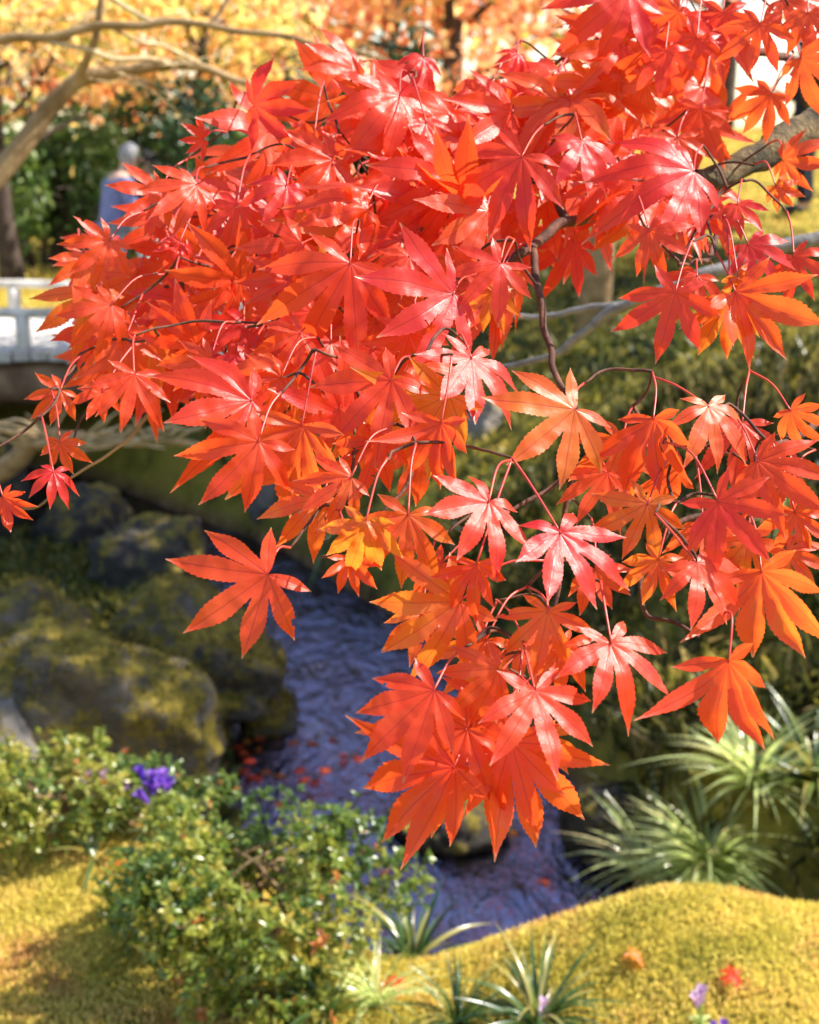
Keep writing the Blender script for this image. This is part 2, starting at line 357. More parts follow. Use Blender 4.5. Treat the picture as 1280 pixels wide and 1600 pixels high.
faces = np.stack([idx[:-1, :-1].ravel(), idx[:-1, 1:].ravel(), idx[1:, 1:].ravel(), idx[1:, :-1].ravel()], 1)
tt, ss_ = stream(X.ravel(), Y.ravel())
farm = np.where(ss_ < 0, 1.0, 0.0) * sstep(-2.5, 0.5, X.ravel()) * (1 - 0.8 * sstep(10, 14, Y.ravel()))
farm = np.maximum(farm, 0.85 * np.where(ss_ > 0, 1, 0) * sstep(3.2, 4.2, Y.ravel()) * (1 - sstep(8.5, 9.5, Y.ravel())))
me = mesh('ground', np.stack([X.ravel(), Y.ravel(), Z.ravel()], 1), faces, vary=farm)
link('ground', me, M['ground'], kind='structure', label='mossy garden ground falling to a stream')
# stream water
wv, wf = [], []
for i, ((cx, cy), w) in enumerate(zip(CL, HW)):
    a = CL[max(i - 1, 0)]; b = CL[min(i + 1, len(CL) - 1)]; d = (b - a) / np.hypot(*(b - a)); nrm = np.array((-d[1], d[0]))
    for s in np.linspace(-1, 1, 5): wv.append((*(np.array((cx, cy)) + nrm * s * (w + 0.45)), WATER_Z))
for i in range(len(CL) - 1):
    for k in range(4):
        a = i * 5 + k; wf.append((a, a + 1, a + 6, a + 5))
link('stream_water', mesh('stream_water', wv, wf), M['water'], kind='structure', label='shallow rippling stream reflecting the sky with a blue tint added')

# ------------------------------------------------------------------ foliage clouds
rs = np.random.RandomState(7)
def cloud(name, C, size, vary, nrm=None, aspect=0.5, jitter=0.9, rs=rs, dirs=None, bend=0.15):
    """one kite-shaped, slightly folded leaf per centre: 5 verts, 4 tris"""
    C = np.asarray(C, float); n = len(C)
    size = np.broadcast_to(np.asarray(size, float), (n,)) * rs.uniform(0.7, 1.3, n)
    d = rs.normal(size=(n, 3)) if dirs is None else np.asarray(dirs, float) + rs.normal(size=(n, 3)) * jitter
    d /= np.linalg.norm(d, axis=1, keepdims=True) + 1e-9
    u = rs.normal(size=(n, 3)) if nrm is None else np.asarray(nrm, float) + rs.normal(size=(n, 3)) * jitter
    s = np.cross(d, u); s /= np.linalg.norm(s, axis=1, keepdims=True) + 1e-9
    w = np.cross(s, d)
    L = size[:, None]; W = L * aspect * 0.5
    p0 = C; p1 = C + d * L * 0.45 + s * W + w * L * bend; p2 = C + d * L - w * L * bend * 0.8; p3 = C + d * L * 0.45 - s * W + w * L * bend; p4 = C + d * L * 0.5
    V = np.stack([p0, p1, p2, p3, p4], 1).reshape(-1, 3)
    b = np.arange(n)[:, None] * 5
    T = np.stack([b + [0, 1, 4], b + [1, 2, 4], b + [2, 3, 4], b + [3, 0, 4]], 1).reshape(-1, 3)
    return mesh(name, V, T, smooth=False, vary=np.repeat(vary, 5))

def grow(rg, p, d, length, rad, level, out, tips, spread=0.7, up=0.1, kids=(3, 4)):
    pts = [p.copy()]; rr = [rad]; n = 6
    q = p.copy(); dd = d.normalized()
    for i in range(n):
        dd = (dd + Vector((rg.gauss(0, 0.13), rg.gauss(0, 0.13), rg.gauss(0, 0.08) + up * 0.15))).normalized()
        q = q + dd * (length / n); pts.append(q.copy()); rr.append(rad * (1 - 0.5 * (i + 1) / n))
    out.append((pts, rr))
    if level == 0:
        tips.extend([(pts[3], dd), (pts[-1], dd)]); return
    for k in range(rg.randint(*kids)):
        i = rg.randint(2, n); ax = Vector((rg.gauss(0, 1), rg.gauss(0, 1), rg.gauss(0.25, 0.6))).normalized()
        nd = (dd + ax * spread).normalized()
        grow(rg, pts[i], nd, length * rg.uniform(0.55, 0.75), rr[i] * 0.62, level - 1, out, tips, spread, up, kids)
    tips.append((pts[-1], dd))

def tree(name, label, loc, height, rad, seed, bark, leafmat, nleaf, leafsize, group=None, lean=(0, 0), spread=0.9, clump=0.45, vlo=0.0, vhi=1.0, first=0.35, cat='tree', reach=1.0):
    rg = random.Random(seed); r2 = np.random.RandomState(seed)
    x, y = loc; z = hz(x, y) - 0.1
    root = thing(name, label, cat, (x, y, z), group)
    tb = TB(); tips = []; br = []
    n = 9; pts = []; rr = []
    for i in range(n):
        f = i / (n - 1)
        pts.append(Vector((lean[0] * f + 0.06 * height * 0.2 * math.sin(f * 5 + seed), lean[1] * f + 0.04 * height * 0.2 * math.cos(f * 4 + seed), height * 0.75 * f)))
        rr.append(rad * (1.25 if i == 0 else 1) * (1 - 0.65 * f))
    tb.tube(pts, rr, 9)
    link('trunk', tb.mesh('trunk'), bark, root)
    for k in range(11):
        f = first + (1 - first) * (k + rg.random()) / 11
        j = f * (n - 1); i = min(int(j), n - 2); p = pts[i].lerp(pts[i + 1], j - i)
        a = k * 2.4 + rg.random(); d = Vector((math.cos(a), math.sin(a), rg.uniform(0.1, 0.7)))
        grow(rg, p, d, reach * height * rg.uniform(0.22, 0.36) * (1.15 - 0.5 * f), rad * 0.38 * (1.1 - 0.6 * f), 2, br, tips, spread, 0.1, (2, 3))
    tb = TB()
    for p, r in br: tb.tube(p, r, 5, cap=False)
    link('limbs', tb.mesh('limbs'), bark, root)
    T = np.array([tuple(t[0]) for t in tips]); ii = r2.randint(0, len(T), nleaf)
    tone = r2.uniform(vlo, vhi, len(T))
    C = T[ii] + r2.normal(size=(nleaf, 3)) * clump * np.array([1, 1, 0.6])
    v = np.clip(tone[ii] + r2.normal(size=nleaf) * 0.12, 0, 1)
    link('crown', cloud('crown', C, leafsize, v, nrm=np.tile([0, 0, 1], (nleaf, 1)), aspect=0.75, rs=r2), leafmat, root, kind='stuff')
    return root

# ------------------------------------------------------------------ far trees
G = 'autumn trees beyond the lawn'
far = [  # x at px, depth, height, radius, seed, yellow?, tone range, label
    (700, 17, 6.0, 0.20, 11, 0, (0.2, 0.9), 'dark-trunked autumn maple with orange crown rising behind the red branch', (0, 0)),
    (915, 20, 6.8, 0.16, 12, 0, (0.0, 0.7), 'reddish-orange autumn tree with slim straight trunk behind the red branch', (0.2, 0)),
    (285, 19, 7, 0.13, 13, 1, (0.2, 1.0), 'yellow-orange tree with leaning dark trunk beyond the evergreen shrubs', (0.5, 0)),
    (205, 23, 7, 0.12, 14, 0, (0.3, 1.0), 'pale orange maple with thin trunk directly behind the evergreen shrubs', (-0.3, 0)),
    (8, 16, 7.5, 0.13, 15, 1, (0.3, 1.0), 'golden tree with thin dark trunk at the lawn edge past the bridge', (0, 0)),
    (480, 25, 8, 0.16, 16, 0, (0.2, 0.95), 'large orange maple closing the view between two slender trunks', (0, 0)),
    (60, 28, 9, 0.18, 17, 0, (0.3, 0.9), 'tall orange maple at the back above the yellow lawn', (0, 0)),
    (800, 28, 9, 0.18, 18, 1, (0.0, 0.8), 'tall golden-orange tree behind the dark-trunked maple', (0, 0)),
    (1120, 24, 9, 0.2, 19, 0, (0.0, 0.7), 'red-orange tree on the hill crest behind the thick limb', (0, 0)),
    (340, 32, 10, 0.2, 20, 1, (0.2, 0.9), 'broad yellow tree farthest back over the shrubs', (0, 0)),
    (620, 33, 10, 0.2, 21, 0, (0.1, 0.8), 'broad scarlet-orange tree farthest back in the garden', (0, 0)),
]
for px, d, h, r, sd_, yel, vr, lab, ln in far:
    p = at(px, 300, d)
    tree('autumn_tree', lab, (p.x, p.y), h * 0.66, r, sd_, M['dark_bark'], M['autumn_y' if yel else 'autumn'], 1700, 0.18, G, lean=ln, vlo=vr[0], vhi=vr[1], clump=0.36, first=0.34)
# trees standing on the right bank: one trunk in view, the others and the crowns added for shade
tree('bank_tree', 'brown-trunked tree standing on the mossy far bank', (1.17, 8.9), 5.8, 0.095, 31, M['tan_bark'], M['autumn'], 13000, 0.13, 'trees on the mossy bank', vlo=0.0, vhi=0.6, first=0.5, clump=0.38, reach=0.72)
tree('bank_tree', 'slender tree out of view high on the mossy slope, added for shade', (6.4, 12.6), 7.5, 0.14, 32, M['dark_bark'], M['evergreen'], 7000, 0.14, 'trees on the mossy bank', first=0.45)  # outside the view, added to cast shade on the slope

tree('bank_tree', 'leafy tree out of view beside the slope, added to shade the stream', (4.1, 6.45), 7.4, 0.13, 33, M['dark_bark'], M['autumn'], 2800, 0.15, 'trees on the mossy bank', first=0.6, reach=0.40, vlo=0.0, vhi=0.6)  # unseen tree, added to shade the stream and boulders
# evergreen shrubs past the lawn
def shrub(name, label, loc, rx, ry, rz, nleaf, size, mat, seed, vlo=0.0, vhi=1.0, group=None, cat='shrub', bark=None, aspect=0.5, whorl=1, stems=9, z0=None, lobes=22, lobe_r=0.33):
    r2 = np.random.RandomState(seed); rg = random.Random(seed)
    x, y = loc; z = hz(x, y) if z0 is None else z0
    root = thing(name, label, cat, (x, y, z - 0.02), group)
    ang = r2.uniform(0, 2 * np.pi, lobes); el = r2.uniform(0.05, 1, lobes)
    rad = r2.uniform(0.45, 0.85, lobes)
    LC = np.stack([np.cos(ang) * np.sqrt(1 - el ** 2 * 0.8) * rad * rx, np.sin(ang) * np.sqrt(1 - el ** 2 * 0.8) * rad * ry, (0.25 + 0.7 * el * rad) * rz], 1)
    tb = TB()
    for k in range(min(stems, lobes)):
        e = Vector(LC[k]); b = Vector((e.x * 0.15, e.y * 0.15, -0.02)); m1 = b.lerp(e, 0.5) + Vector((0, 0, 0.12 * rz))
        rr = 0.018 * max(rx, rz) + 0.003
        tb.tube(spline([b, m1, e], 5), np.linspace(rr, rr * 0.3, 11), 5)
        for q in range(3):
            e2 = Vector(LC[rg.randrange(lobes)]); e2 = e.lerp(e2, 0.6)
            tb.tube(spline([m1, m1.lerp(e2, 0.5) + Vector((0, 0, 0.05 * rz)), e2], 4), np.linspace(rr * 0.5, rr * 0.2, 9), 4)
    link('stems', tb.mesh('stems'), bark or M['tan_bark'], root)
    nw = nleaf // whorl
    ii = r2.randint(0, lobes, nw); tone = r2.uniform(vlo, vhi, lobes)
    o = r2.normal(size=(nw, 3)); o /= np.linalg.norm(o, axis=1, keepdims=True)
    C = LC[ii] + o * (r2.uniform(0.25, 1, nw) ** 0.5)[:, None] * lobe_r * np.array([rx, ry, rz]) * r2.uniform(0.7, 1.15, nw)[:, None]
    C[:, 2] = np.abs(C[:, 2]) + 0.01
    out = o + np.array([0, 0, 0.6]); v = np.clip(tone[ii] + r2.normal(size=nw) * 0.15, 0, 1)
    C = np.repeat(C, whorl, 0); out = np.repeat(out, whorl, 0); v = np.clip(np.repeat(v, whorl) + r2.normal(size=nw * whorl) * 0.05, 0, 0.965)
    if mat is M['azalea']: v[np.repeat(r2.uniform(size=nw) < 0.012, whorl)] = 1.0
    if whorl > 1:
        dirs = out + r2.normal(size=out.shape) * 0.9; me = cloud('foliage', C, size, v, nrm=out, dirs=dirs, aspect=aspect, jitter=0.35, rs=r2)
    else: me = cloud('foliage', C, size, v, nrm=out, aspect=aspect, rs=r2)
    link('foliage', me, mat, root, kind='stuff')
    return root
EG = 'evergreen shrubs past the lawn'
for px, d, rx, rz_, sd_, lab in [(60, 17.5, 1.3, 2.1, 41, 'large dark evergreen shrub behind the yellow lawn'), (175, 19, 1.2, 2.3, 42, 'tall evergreen shrub with bright green top behind the lawn'),
                           (300, 20, 1.3, 1.9, 43, 'rounded evergreen shrub half hidden by the red leaves'), (440, 22, 1.5, 1.7, 44, 'low wide evergreen shrub far behind the maple branch')]:
    p = at(px, 330, d); shrub('evergreen_shrub', lab, (p.x, p.y), rx, rx, rz_, 5000, 0.14, M['evergreen'], sd_, 0.0, 1.0, EG, bark=M['dark_bark'])

shrub('evergreen_shrub', 'rounded evergreen shrub added past the bridge end to darken the water reflection', (-1.35, 12.6), 0.95, 0.9, 2.3, 4500, 0.11, M['evergreen'], 45, 0.0, 0.6, EG, bark=M['dark_bark'])  # added to hide the bright sky from the stream's reflection
shrub('evergreen_shrub', 'evergreen shrub added between the bridge end and the slope to block reflected sky', (-0.15, 13.2), 0.9, 0.9, 2.1, 4500, 0.11, M['evergreen'], 46, 0.0, 0.6, EG, bark=M['dark_bark'])  # second shrub added to keep reflected sky off the upper stream
# ------------------------------------------------------------------ bridge
def box_mesh(name, lo, hi, bev=0.01, seg=2):
    bm = bmesh.new(); bmesh.ops.create_cube(bm, size=1)
    lo, hi = Vector(lo), Vector(hi)
    for v in bm.verts: v.co = Vector([lo[i] + (v.co[i] + 0.5) * (hi[i] - lo[i]) for i in range(3)])
    if bev: bmesh.ops.bevel(bm, geom=bm.edges[:], offset=bev, segments=seg, affect='EDGES', profile=0.5)
    me = bpy.data.meshes.new(name); bm.to_mesh(me); bm.free(); return me
bx0, bx1, by0, by1, bz = -5.6, -0.75, 9.6, 11.6, 0.14
br = thing('garden_bridge', 'low timber garden bridge with pale weathered rails over the stream', 'bridge', (0, 0, 0))
rg = random.Random(5)
n = 40; w = (bx1 - bx0) / n
pl = [box_mesh('plank', (0.004, by0 - 0.04 + rg.uniform(-0.02, 0.02), -0.07), (w - 0.006, by1 + 0.04 + rg.uniform(-0.02, 0.02), 0), 0.008) for _ in range(4)]
for i in range(n):
    o = link('plank', pl[i % 4], M['wood_grey'], br); o.location = (bx0 + i * w, 0, bz + rg.uniform(-0.006, 0.006)); o.rotation_euler = (0, rg.uniform(-0.01, 0.01), 0)
for yy in (by0 + 0.02, (by0 + by1) / 2 - 0.1, by1 - 0.22):
    tb = TB(); tb.tube([(bx0 - 0.25 + k * (bx1 - bx0 + 0.5) / 8, yy + 0.1, bz - 0.235) for k in range(9)], 0.15, 12); link('beam', tb.mesh('beam'), M['wood_brown'], br)
for yy in (by0 + 0.1, by1 - 0.1):
    tb = TB(); tb.tube([(bx0 - 0.1 + k * (bx1 - bx0 + 0.2) / 10, yy, bz + 0.25 + 0.008 * math.sin(k * 1.7)) for k in range(11)], 0.033, 10); link('rail', tb.mesh('rail'), M['wood_grey'], br)
    x = bx0 + 0.2 + (0.38 if yy > by0 + 1 else 0)
    while x < bx1:
        tb = TB(); tb.tube([(x, yy, bz - 0.02), (x, yy, bz + 0.1), (x, yy, bz + 0.222)], 0.052, 10); link('post', tb.mesh('post'), M['wood_grey'], br); x += 0.92
for xx in (bx0 + 0.1, bx1 - 0.25):
    link('abutment', box_mesh('abutment', (xx - 0.3, by0 + 0.1, -1.2), (xx + 0.3, by1 - 0.1, bz - 0.39), 0.05, 3), M['rock_dark'], br)

# ------------------------------------------------------------------ rocks
def rock(label, c, sx, sy, sz, seed, mat, rot=0, sink=0.25, name='boulder', cat='rock', group=None, tiltx=0, tilty=0, sharp=0.35, sub=5, z=None):
    bm = bmesh.new(); bmesh.ops.create_icosphere(bm, subdivisions=sub, radius=1)
    off = Vector((seed * 3.7, seed * 1.3, seed * 2.1)); rg = random.Random(seed)
    planes = [(Vector((rg.gauss(0, 1), rg.gauss(0, 1), rg.gauss(0, 0.8))).normalized(), rg.uniform(0.62, 0.9)) for _ in range(9)]
    for v in bm.verts:
        p = v.co.copy()
        for nn, dd in planes:
            e = p.dot(nn) - dd
            if e > 0: p -= nn * e * 0.85
        q = p + off
        p *= 1 + 0.16 * noise.noise(q * 1.3) + sharp * 0.22 * noise.noise(q * 3.1) + 0.06 * noise.noise(q * 7) + 0.03 * noise.noise(q * 17) - 0.10 * max(0, 0.25 - abs(noise.noise(q * 2.3 + Vector((7, 3, 1)))) * 2.5)
        v.co = Vector((p.x * sx, p.y * sy, p.z * sz))
    me = bpy.data.meshes.new(name); bm.to_mesh(me); bm.free()
    me.polygons.foreach_set('use_smooth', [True] * len(me.polygons))
    o = link(name, me, mat)
    o.rotation_euler = (tiltx, tilty, rot)
    zz = hz(c[0], c[1]) if z is None else z
    o.location = (c[0], c[1], zz + sz * (1 - sink) * 0.75)
    if mat is M['rock'] and max(sx, sz) > 0.12:
        r3 = np.random.RandomState(seed); rm = o.rotation_euler.to_matrix()
        vs = [(v.co, v.normal) for v in me.vertices if (rm @ v.normal).z > -0.25]
        n = int(4200 * max(sx, sz)); P_, N_ = [], []
        while len(P_) < n:
            c_, n_ = vs[r3.randint(len(vs))]; 
            if noise.noise(c_ * 6 + off) + 0.5 * (rm @ n_).z < r3.uniform(-0.05, 0.75): continue
            P_.append(tuple(c_ + Vector(r3.normal(size=3) * 0.012))); N_.append(tuple(n_))
        link('moss', cloud('moss', P_, 0.02, np.clip(r3.normal(0.4, 0.22, n), 0, 1), dirs=N_, jitter=0.6, aspect=0.4, rs=r3), M['rock_moss'], o, kind='stuff')
    tag(o, label, cat, group); return o
RG = 'mossy stones along the stream'
def rp(px, py, z): p = onz(px, py, z); return (p.x, p.y)
rock('big moss-covered boulder with a sunlit sloping ridge on the left bank', rp(165, 1225, -0.62), 0.47, 0.38, 0.39, 3, M['rock'], 0.1, tilty=0.55, sharp=0.6, sink=-0.1, group=RG)
rock('dark mossy boulder at the water edge with one bright yellow end', rp(320, 1120, -0.85), 0.40, 0.34, 0.32, 8, M['rock'], -0.3, tilty=0.35, sharp=0.6, sink=-0.05, group=RG)
rock('rounded mossy boulder behind the big ridged boulder', rp(50, 1100, -0.62), 0.34, 0.32, 0.34, 12, M['rock'], 1.0, sharp=0.6, sink=-0.35, group=RG)
rock('pale half-bare stone poking out above the left azalea', rp(10, 1160, -0.35), 0.2, 0.2, 0.26, 15, M['rock_bare'], 0.2, sink=-0.3, group=RG)
rock('yellow-mossed stone touching the orange shallows', rp(418, 1150, -0.95), 0.13, 0.14, 0.2, 17, M['rock'], 0.2, group=RG)
rock('dark green mossy stone standing in the stream under the hanging leaves', rp(700, 1310, -0.95), 0.25, 0.22, 0.24, 21, M['rock_dark'], 0.7, group=RG)
rock('small dark wet stone in the stream by the yellow mound', rp(742, 1398, -0.92), 0.09, 0.07, 0.09, 23, M['rock_dark'], 0.3, group=RG)
rock('pale grey stone in the bank below the bare grey branch', (0.42, 8.3), 0.22, 0.24, 0.32, 25, M['rock_bare'], 0.3, z=-0.42, group=RG)
rock('brown-grey stone at the bridge abutment beyond the stream', (-0.85, 8.9), 0.34, 0.3, 0.36, 27, M['rock_bare'], 1.1, z=-0.75, group=RG)
rock('low mossy stone under the right end of the bridge', (-0.1, 8.6), 0.38, 0.3, 0.32, 29, M['rock_dark'], 0.6, z=-0.7, group=RG)
rock('dark stone under the bridge by the left abutment', (-2.7, 7.9), 0.5, 0.4, 0.45, 33, M['rock_dark'], 0.1, z=-0.7, group=RG)
rock('rock left of the big single leaf, added dark for the bank shade', (-1.35, 7.3), 0.36, 0.3, 0.3, 37, M['rock_dark'], 0.5, group=RG, sharp=0.6)  # added rock, its dark colour stands in for deep shade
rock('low rock at the waterline under the bridge, added dark for shade', (-1.95, 8.3), 0.4, 0.34, 0.32, 39, M['rock_dark'], 1.5, group=RG, sharp=0.6)  # also added, shade of the hollow put into its colour
rock('mossy stone at the foot of the right bank beside the grass clump', rp(945, 1290, -0.8), 0.16, 0.2, 0.2, 35, M['rock_dark'], 0.4, group=RG)
# pebbles lying on the bed
pv, pf = [], []; rg = random.Random(9)
bm0 = bmesh.new(); bmesh.ops.create_icosphere(bm0, subdivisions=1, radius=1); bv = [v.co.copy() for v in bm0.verts]; bf = [[v.index for v in f.verts] for f in bm0.faces]; bm0.free()
for _ in range(420):
    i = rg.choice((3, 4, 5, 6)); t = rg.random(); c = CL[i] + (CL[i + 1] - CL[i]) * t
    x = c[0] + rg.uniform(-0.7, 0.7); y = c[1] + rg.uniform(-0.5, 0.5); z = hz(x, y)
    if z > -0.93: continue
    s = rg.uniform(0.015, 0.05); b = len(pv)
    pv += [(x + v.x * s * rg.uniform(0.9, 1.4), y + v.y * s * rg.uniform(0.9, 1.2), z + v.z * s * 0.55) for v in bv]; pf += [[b + k for k in f] for f in bf]
tag(link('stream_pebbles', mesh('stream_pebbles', pv, pf), M['rock_bare']), 'small brown pebbles on the stream bed', kind='stuff', cat='pebbles')

# ------------------------------------------------------------------ moss and bank cover
def scatter(n, x0, x1, y0, y1, rs, cond):
    x = rs.uniform(x0, x1, n); y = rs.uniform(y0, y1, n); z = H(x, y); t, s = stream(x, y)
    k = cond(x, y, z, t, s); return np.stack([x[k], y[k], z[k]], 1)
r2 = np.random.RandomState(3)
P = scatter(210000, -1.7, 1.7, 1.9, 4.2, r2, lambda x, y, z, t, s: (s > 0) & (t > 0.12) & (z > -0.45) & (np.abs(x) < 0.34 * y + 0.25))
pat = np.array([0.52 + 0.42 * noise.noise(Vector((a * 3.2, b * 3.2, 4))) + 0.34 * noise.noise(Vector((a * 11, b * 11, 9))) for a, b in P[:, :2].tolist()]) + r2.normal(size=len(P)) * 0.09
me = cloud('moss', P, 0.0135, np.clip(pat, 0, 1), dirs=np.tile([0, 0, 1.0], (len(P), 1)), jitter=0.5, aspect=0.3, rs=r2)
tag(link('moss', me, M['moss_tuft']), 'yellow-green moss carpeting the near bank', kind='stuff', cat='moss')
P = scatter(60000, -2.5, 5.0, 3.6, 12, r2, lambda x, y, z, t, s: (s < 0) & (t > 0.1) & (x > -1.5) & (r2.uniform(size=x.shape) < 0.35 + 0.65 * (np.sin(x * 4 + np.sin(y * 3)) * np.cos(y * 3.4) > 0.0)))
pat = 0.42 + 0.35 * np.sin(P[:, 0] * 2.9 + np.sin(P[:, 1] * 4)) * np.cos(P[:, 1] * 3.1) + r2.normal(size=len(P)) * 0.17
me = cloud('bank_cover', P, 0.075, np.clip(pat, 0, 1), dirs=np.tile([0, 0, 0.9], (len(P), 1)), jitter=0.75, aspect=0.5, rs=r2)
tag(link('bank_cover', me, M['cover']), 'low mossy greenery covering the far bank slope', kind='stuff', cat='ground cover')
P = scatter(16000, 0.2, 3.2, 3.6, 7.5, r2, lambda x, y, z, t, s: (s < 0) & (t > 0.02) & (t < 2.2) & (np.sin(x * 5.3 + 1.7 * np.sin(y * 4.1)) * np.cos(y * 4.7 - x) > -0.1))
dr_ = r2.normal(size=(len(P), 3)) * 0.55 + np.array([0, -0.15, 0.8])
me = cloud('bank_grass', P, 0.17, np.clip(r2.normal(0.45, 0.3, len(P)), 0, 1), dirs=dr_, jitter=0.1, aspect=0.07, rs=r2, bend=0.1)
tag(link('bank_grass', me, M['bank_grass']), 'dry tangled grass on the lower far bank', kind='stuff', cat='grass')
P = scatter(24000, -5, -0.3, 4.2, 9.5, r2, lambda x, y, z, t, s: (s > 0) & (t > 0.05))
me = cloud('bank_fern', P, 0.085, np.clip(r2.normal(0.3, 0.2, len(P)), 0, 1), dirs=np.tile([0, 0, 0.9], (len(P), 1)), jitter=0.8, aspect=0.35, rs=r2)  # dark fern tones stand in for shade below the bridge
tag(link('bank_fern', me, M['cover']), 'low ferns on the left bank, toned dark for the shade below the bridge', kind='stuff', cat='ferns')
P = scatter(30000, -9, 6, 11.5, 24, r2, lambda x, y, z, t, s: (s < 0) & (t > 0.1))
me = cloud('lawn_moss', P, 0.07, np.clip(r2.normal(0.55, 0.2, len(P)), 0, 1), dirs=np.tile([0, 0, 1.0], (len(P), 1)), jitter=0.5, aspect=0.3, rs=r2)
tag(link('lawn_moss', me, M['moss_tuft']), 'sunlit yellow moss lawn beyond the bridge', kind='stuff', cat='moss')

# ------------------------------------------------------------------ strap-leaved clumps
def blade_mesh(L, w, droop, fold, seed):
    rg = random.Random(seed); n = 8; V = []; Fq = []
    for i in range(n + 1):
        f = i / n; x = L * (f - 0.18 * droop * f * f); z = -droop * L * 0.62 * f ** 2.3; ww = w * (0.55 + 1.3 * f * (1 - f) * 1.3) * (1 - f ** 4) + 0.0003
        tw = 0.15 * math.sin(seed + f * 2)
        V += [(x, -ww / 2, z + fold * ww + tw * ww), (x, 0, z), (x, ww / 2, z + fold * ww - tw * ww)]
    for i in range(n):
        for k in range(2):
            a = i * 3 + k; Fq.append((a, a + 1, a + 4, a + 3))
    return V, Fq
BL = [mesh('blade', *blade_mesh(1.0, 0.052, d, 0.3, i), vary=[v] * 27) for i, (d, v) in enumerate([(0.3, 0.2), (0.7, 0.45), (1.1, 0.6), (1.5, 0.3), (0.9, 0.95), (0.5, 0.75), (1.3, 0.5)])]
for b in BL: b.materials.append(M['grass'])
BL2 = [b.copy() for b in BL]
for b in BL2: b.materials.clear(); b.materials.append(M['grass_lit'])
def clump(name, label, p, n, L, seed, lit=False, group=None, cat='plant', wide=1.0, el=(0.5, 1.35)):
    rg = random.Random(seed); root = thing(name, label, cat, p, group)
    for i in range(n):
        o = link('blade', rg.choice(BL2 if lit else BL), None, root)
        a = rg.uniform(0, 2 * math.pi); e = rg.uniform(*el); s = L * rg.uniform(0.55, 1.15)
        o.location = (math.cos(a) * 0.05 * L * rg.random(), math.sin(a) * 0.05 * L * rg.random(), 0)
        o.rotation_euler = (rg.uniform(-0.2, 0.2), -e, a); o.scale = (s, s * wide, s)
    return root
def gp(px, py, z=0.0):
    p = onz(px, py, z)
    for _ in range(12): p = onz(px, py, hz(p.x, p.y))
    return Vector((p.x, p.y, hz(p.x, p.y)))
CG = 'strap-leaved clumps on the near bank'
p = Vector((0.96, 4.12, 0)); p.z = hz(p.x, p.y) - 0.02
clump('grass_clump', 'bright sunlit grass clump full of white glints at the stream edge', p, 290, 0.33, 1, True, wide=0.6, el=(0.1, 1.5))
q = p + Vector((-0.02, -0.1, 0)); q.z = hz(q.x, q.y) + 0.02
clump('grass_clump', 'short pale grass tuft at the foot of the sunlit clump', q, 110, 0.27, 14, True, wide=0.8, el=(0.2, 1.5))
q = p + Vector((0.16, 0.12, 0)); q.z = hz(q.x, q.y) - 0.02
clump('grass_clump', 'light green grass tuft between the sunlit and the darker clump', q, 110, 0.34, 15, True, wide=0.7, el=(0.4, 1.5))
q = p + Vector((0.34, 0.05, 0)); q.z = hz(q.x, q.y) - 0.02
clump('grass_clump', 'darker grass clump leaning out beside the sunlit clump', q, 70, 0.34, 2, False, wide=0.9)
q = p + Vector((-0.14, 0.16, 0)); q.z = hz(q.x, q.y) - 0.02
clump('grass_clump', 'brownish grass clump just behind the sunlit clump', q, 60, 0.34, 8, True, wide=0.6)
clump('strap_plant', 'dark green strap-leaved plant in front of the yellow moss mound', gp(840, 1605), 85, 0.18, 3, group=CG, wide=0.9)
clump('strap_plant', 'green strap-leaved tuft growing through the moss left of the dark plant', gp(715, 1605), 60, 0.15, 11, group=CG, wide=0.8)
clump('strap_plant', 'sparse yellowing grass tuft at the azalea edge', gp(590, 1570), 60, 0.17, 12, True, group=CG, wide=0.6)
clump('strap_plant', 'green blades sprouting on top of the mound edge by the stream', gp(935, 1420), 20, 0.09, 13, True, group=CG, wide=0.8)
clump('strap_plant', 'blue-green strap-leaved plant between the azalea and the mound', gp(645, 1500), 60, 0.2, 4, group=CG)
clump('strap_plant', 'small arching green plant on the moss beside the azalea', gp(150, 1345), 14, 0.13, 5, group=CG, wide=1.4)
clump('strap_plant', 'low green grass tuft at the foot of the azalea', gp(510, 1595), 60, 0.16, 6, group=CG, wide=0.7)
clump('fern', 'dark hanging fern on the shaded bank beneath the big single leaf', Vector((-0.42, 7.9, hz(-0.42, 7.9) + 0.05)), 60, 0.42, 7, cat='fern', wide=0.6, el=(0.0, 0.9))
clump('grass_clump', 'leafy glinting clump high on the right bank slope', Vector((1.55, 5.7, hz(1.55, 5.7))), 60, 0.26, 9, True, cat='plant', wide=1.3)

# azaleas
p = gp(395, 1490); shrub('azalea', 'leafy green azalea bush with brown stems on the near bank', (p.x, p.y), 0.37, 0.27, 0.37, 13000, 0.020, M['azalea'], 51, 0.1, 0.95, 'azaleas on the near bank', whorl=6, lobes=34, lobe_r=0.22, stems=12)
p = gp(60, 1350); shrub('azalea', 'yellowish azalea bush in front of the big boulder', (p.x - 0.05, p.y + 0.1), 0.26, 0.24, 0.28, 7200, 0.019, M['azalea'], 52, 0.45, 0.98, 'azaleas on the near bank', whorl=6, lobes=28, lobe_r=0.24)
p = gp(230, 1330); shrub('azalea', 'dark low azalea behind the purple flowers', (p.x, p.y + 0.15), 0.2, 0.18, 0.16, 3400, 0.019, M['azalea'], 53, 0.0, 0.7, 'azaleas on the near bank', whorl=6, lobes=20, lobe_r=0.26)
p = gp(575, 1470); shrub('azalea', 'small azalea sprig with glossy white highlights at the bank edge', (p.x, p.y), 0.09, 0.09, 0.22, 700, 0.024, M['azalea'], 54, 0.4, 0.95, 'azaleas on the near bank', whorl=6, lobes=12, lobe_r=0.3, stems=5)
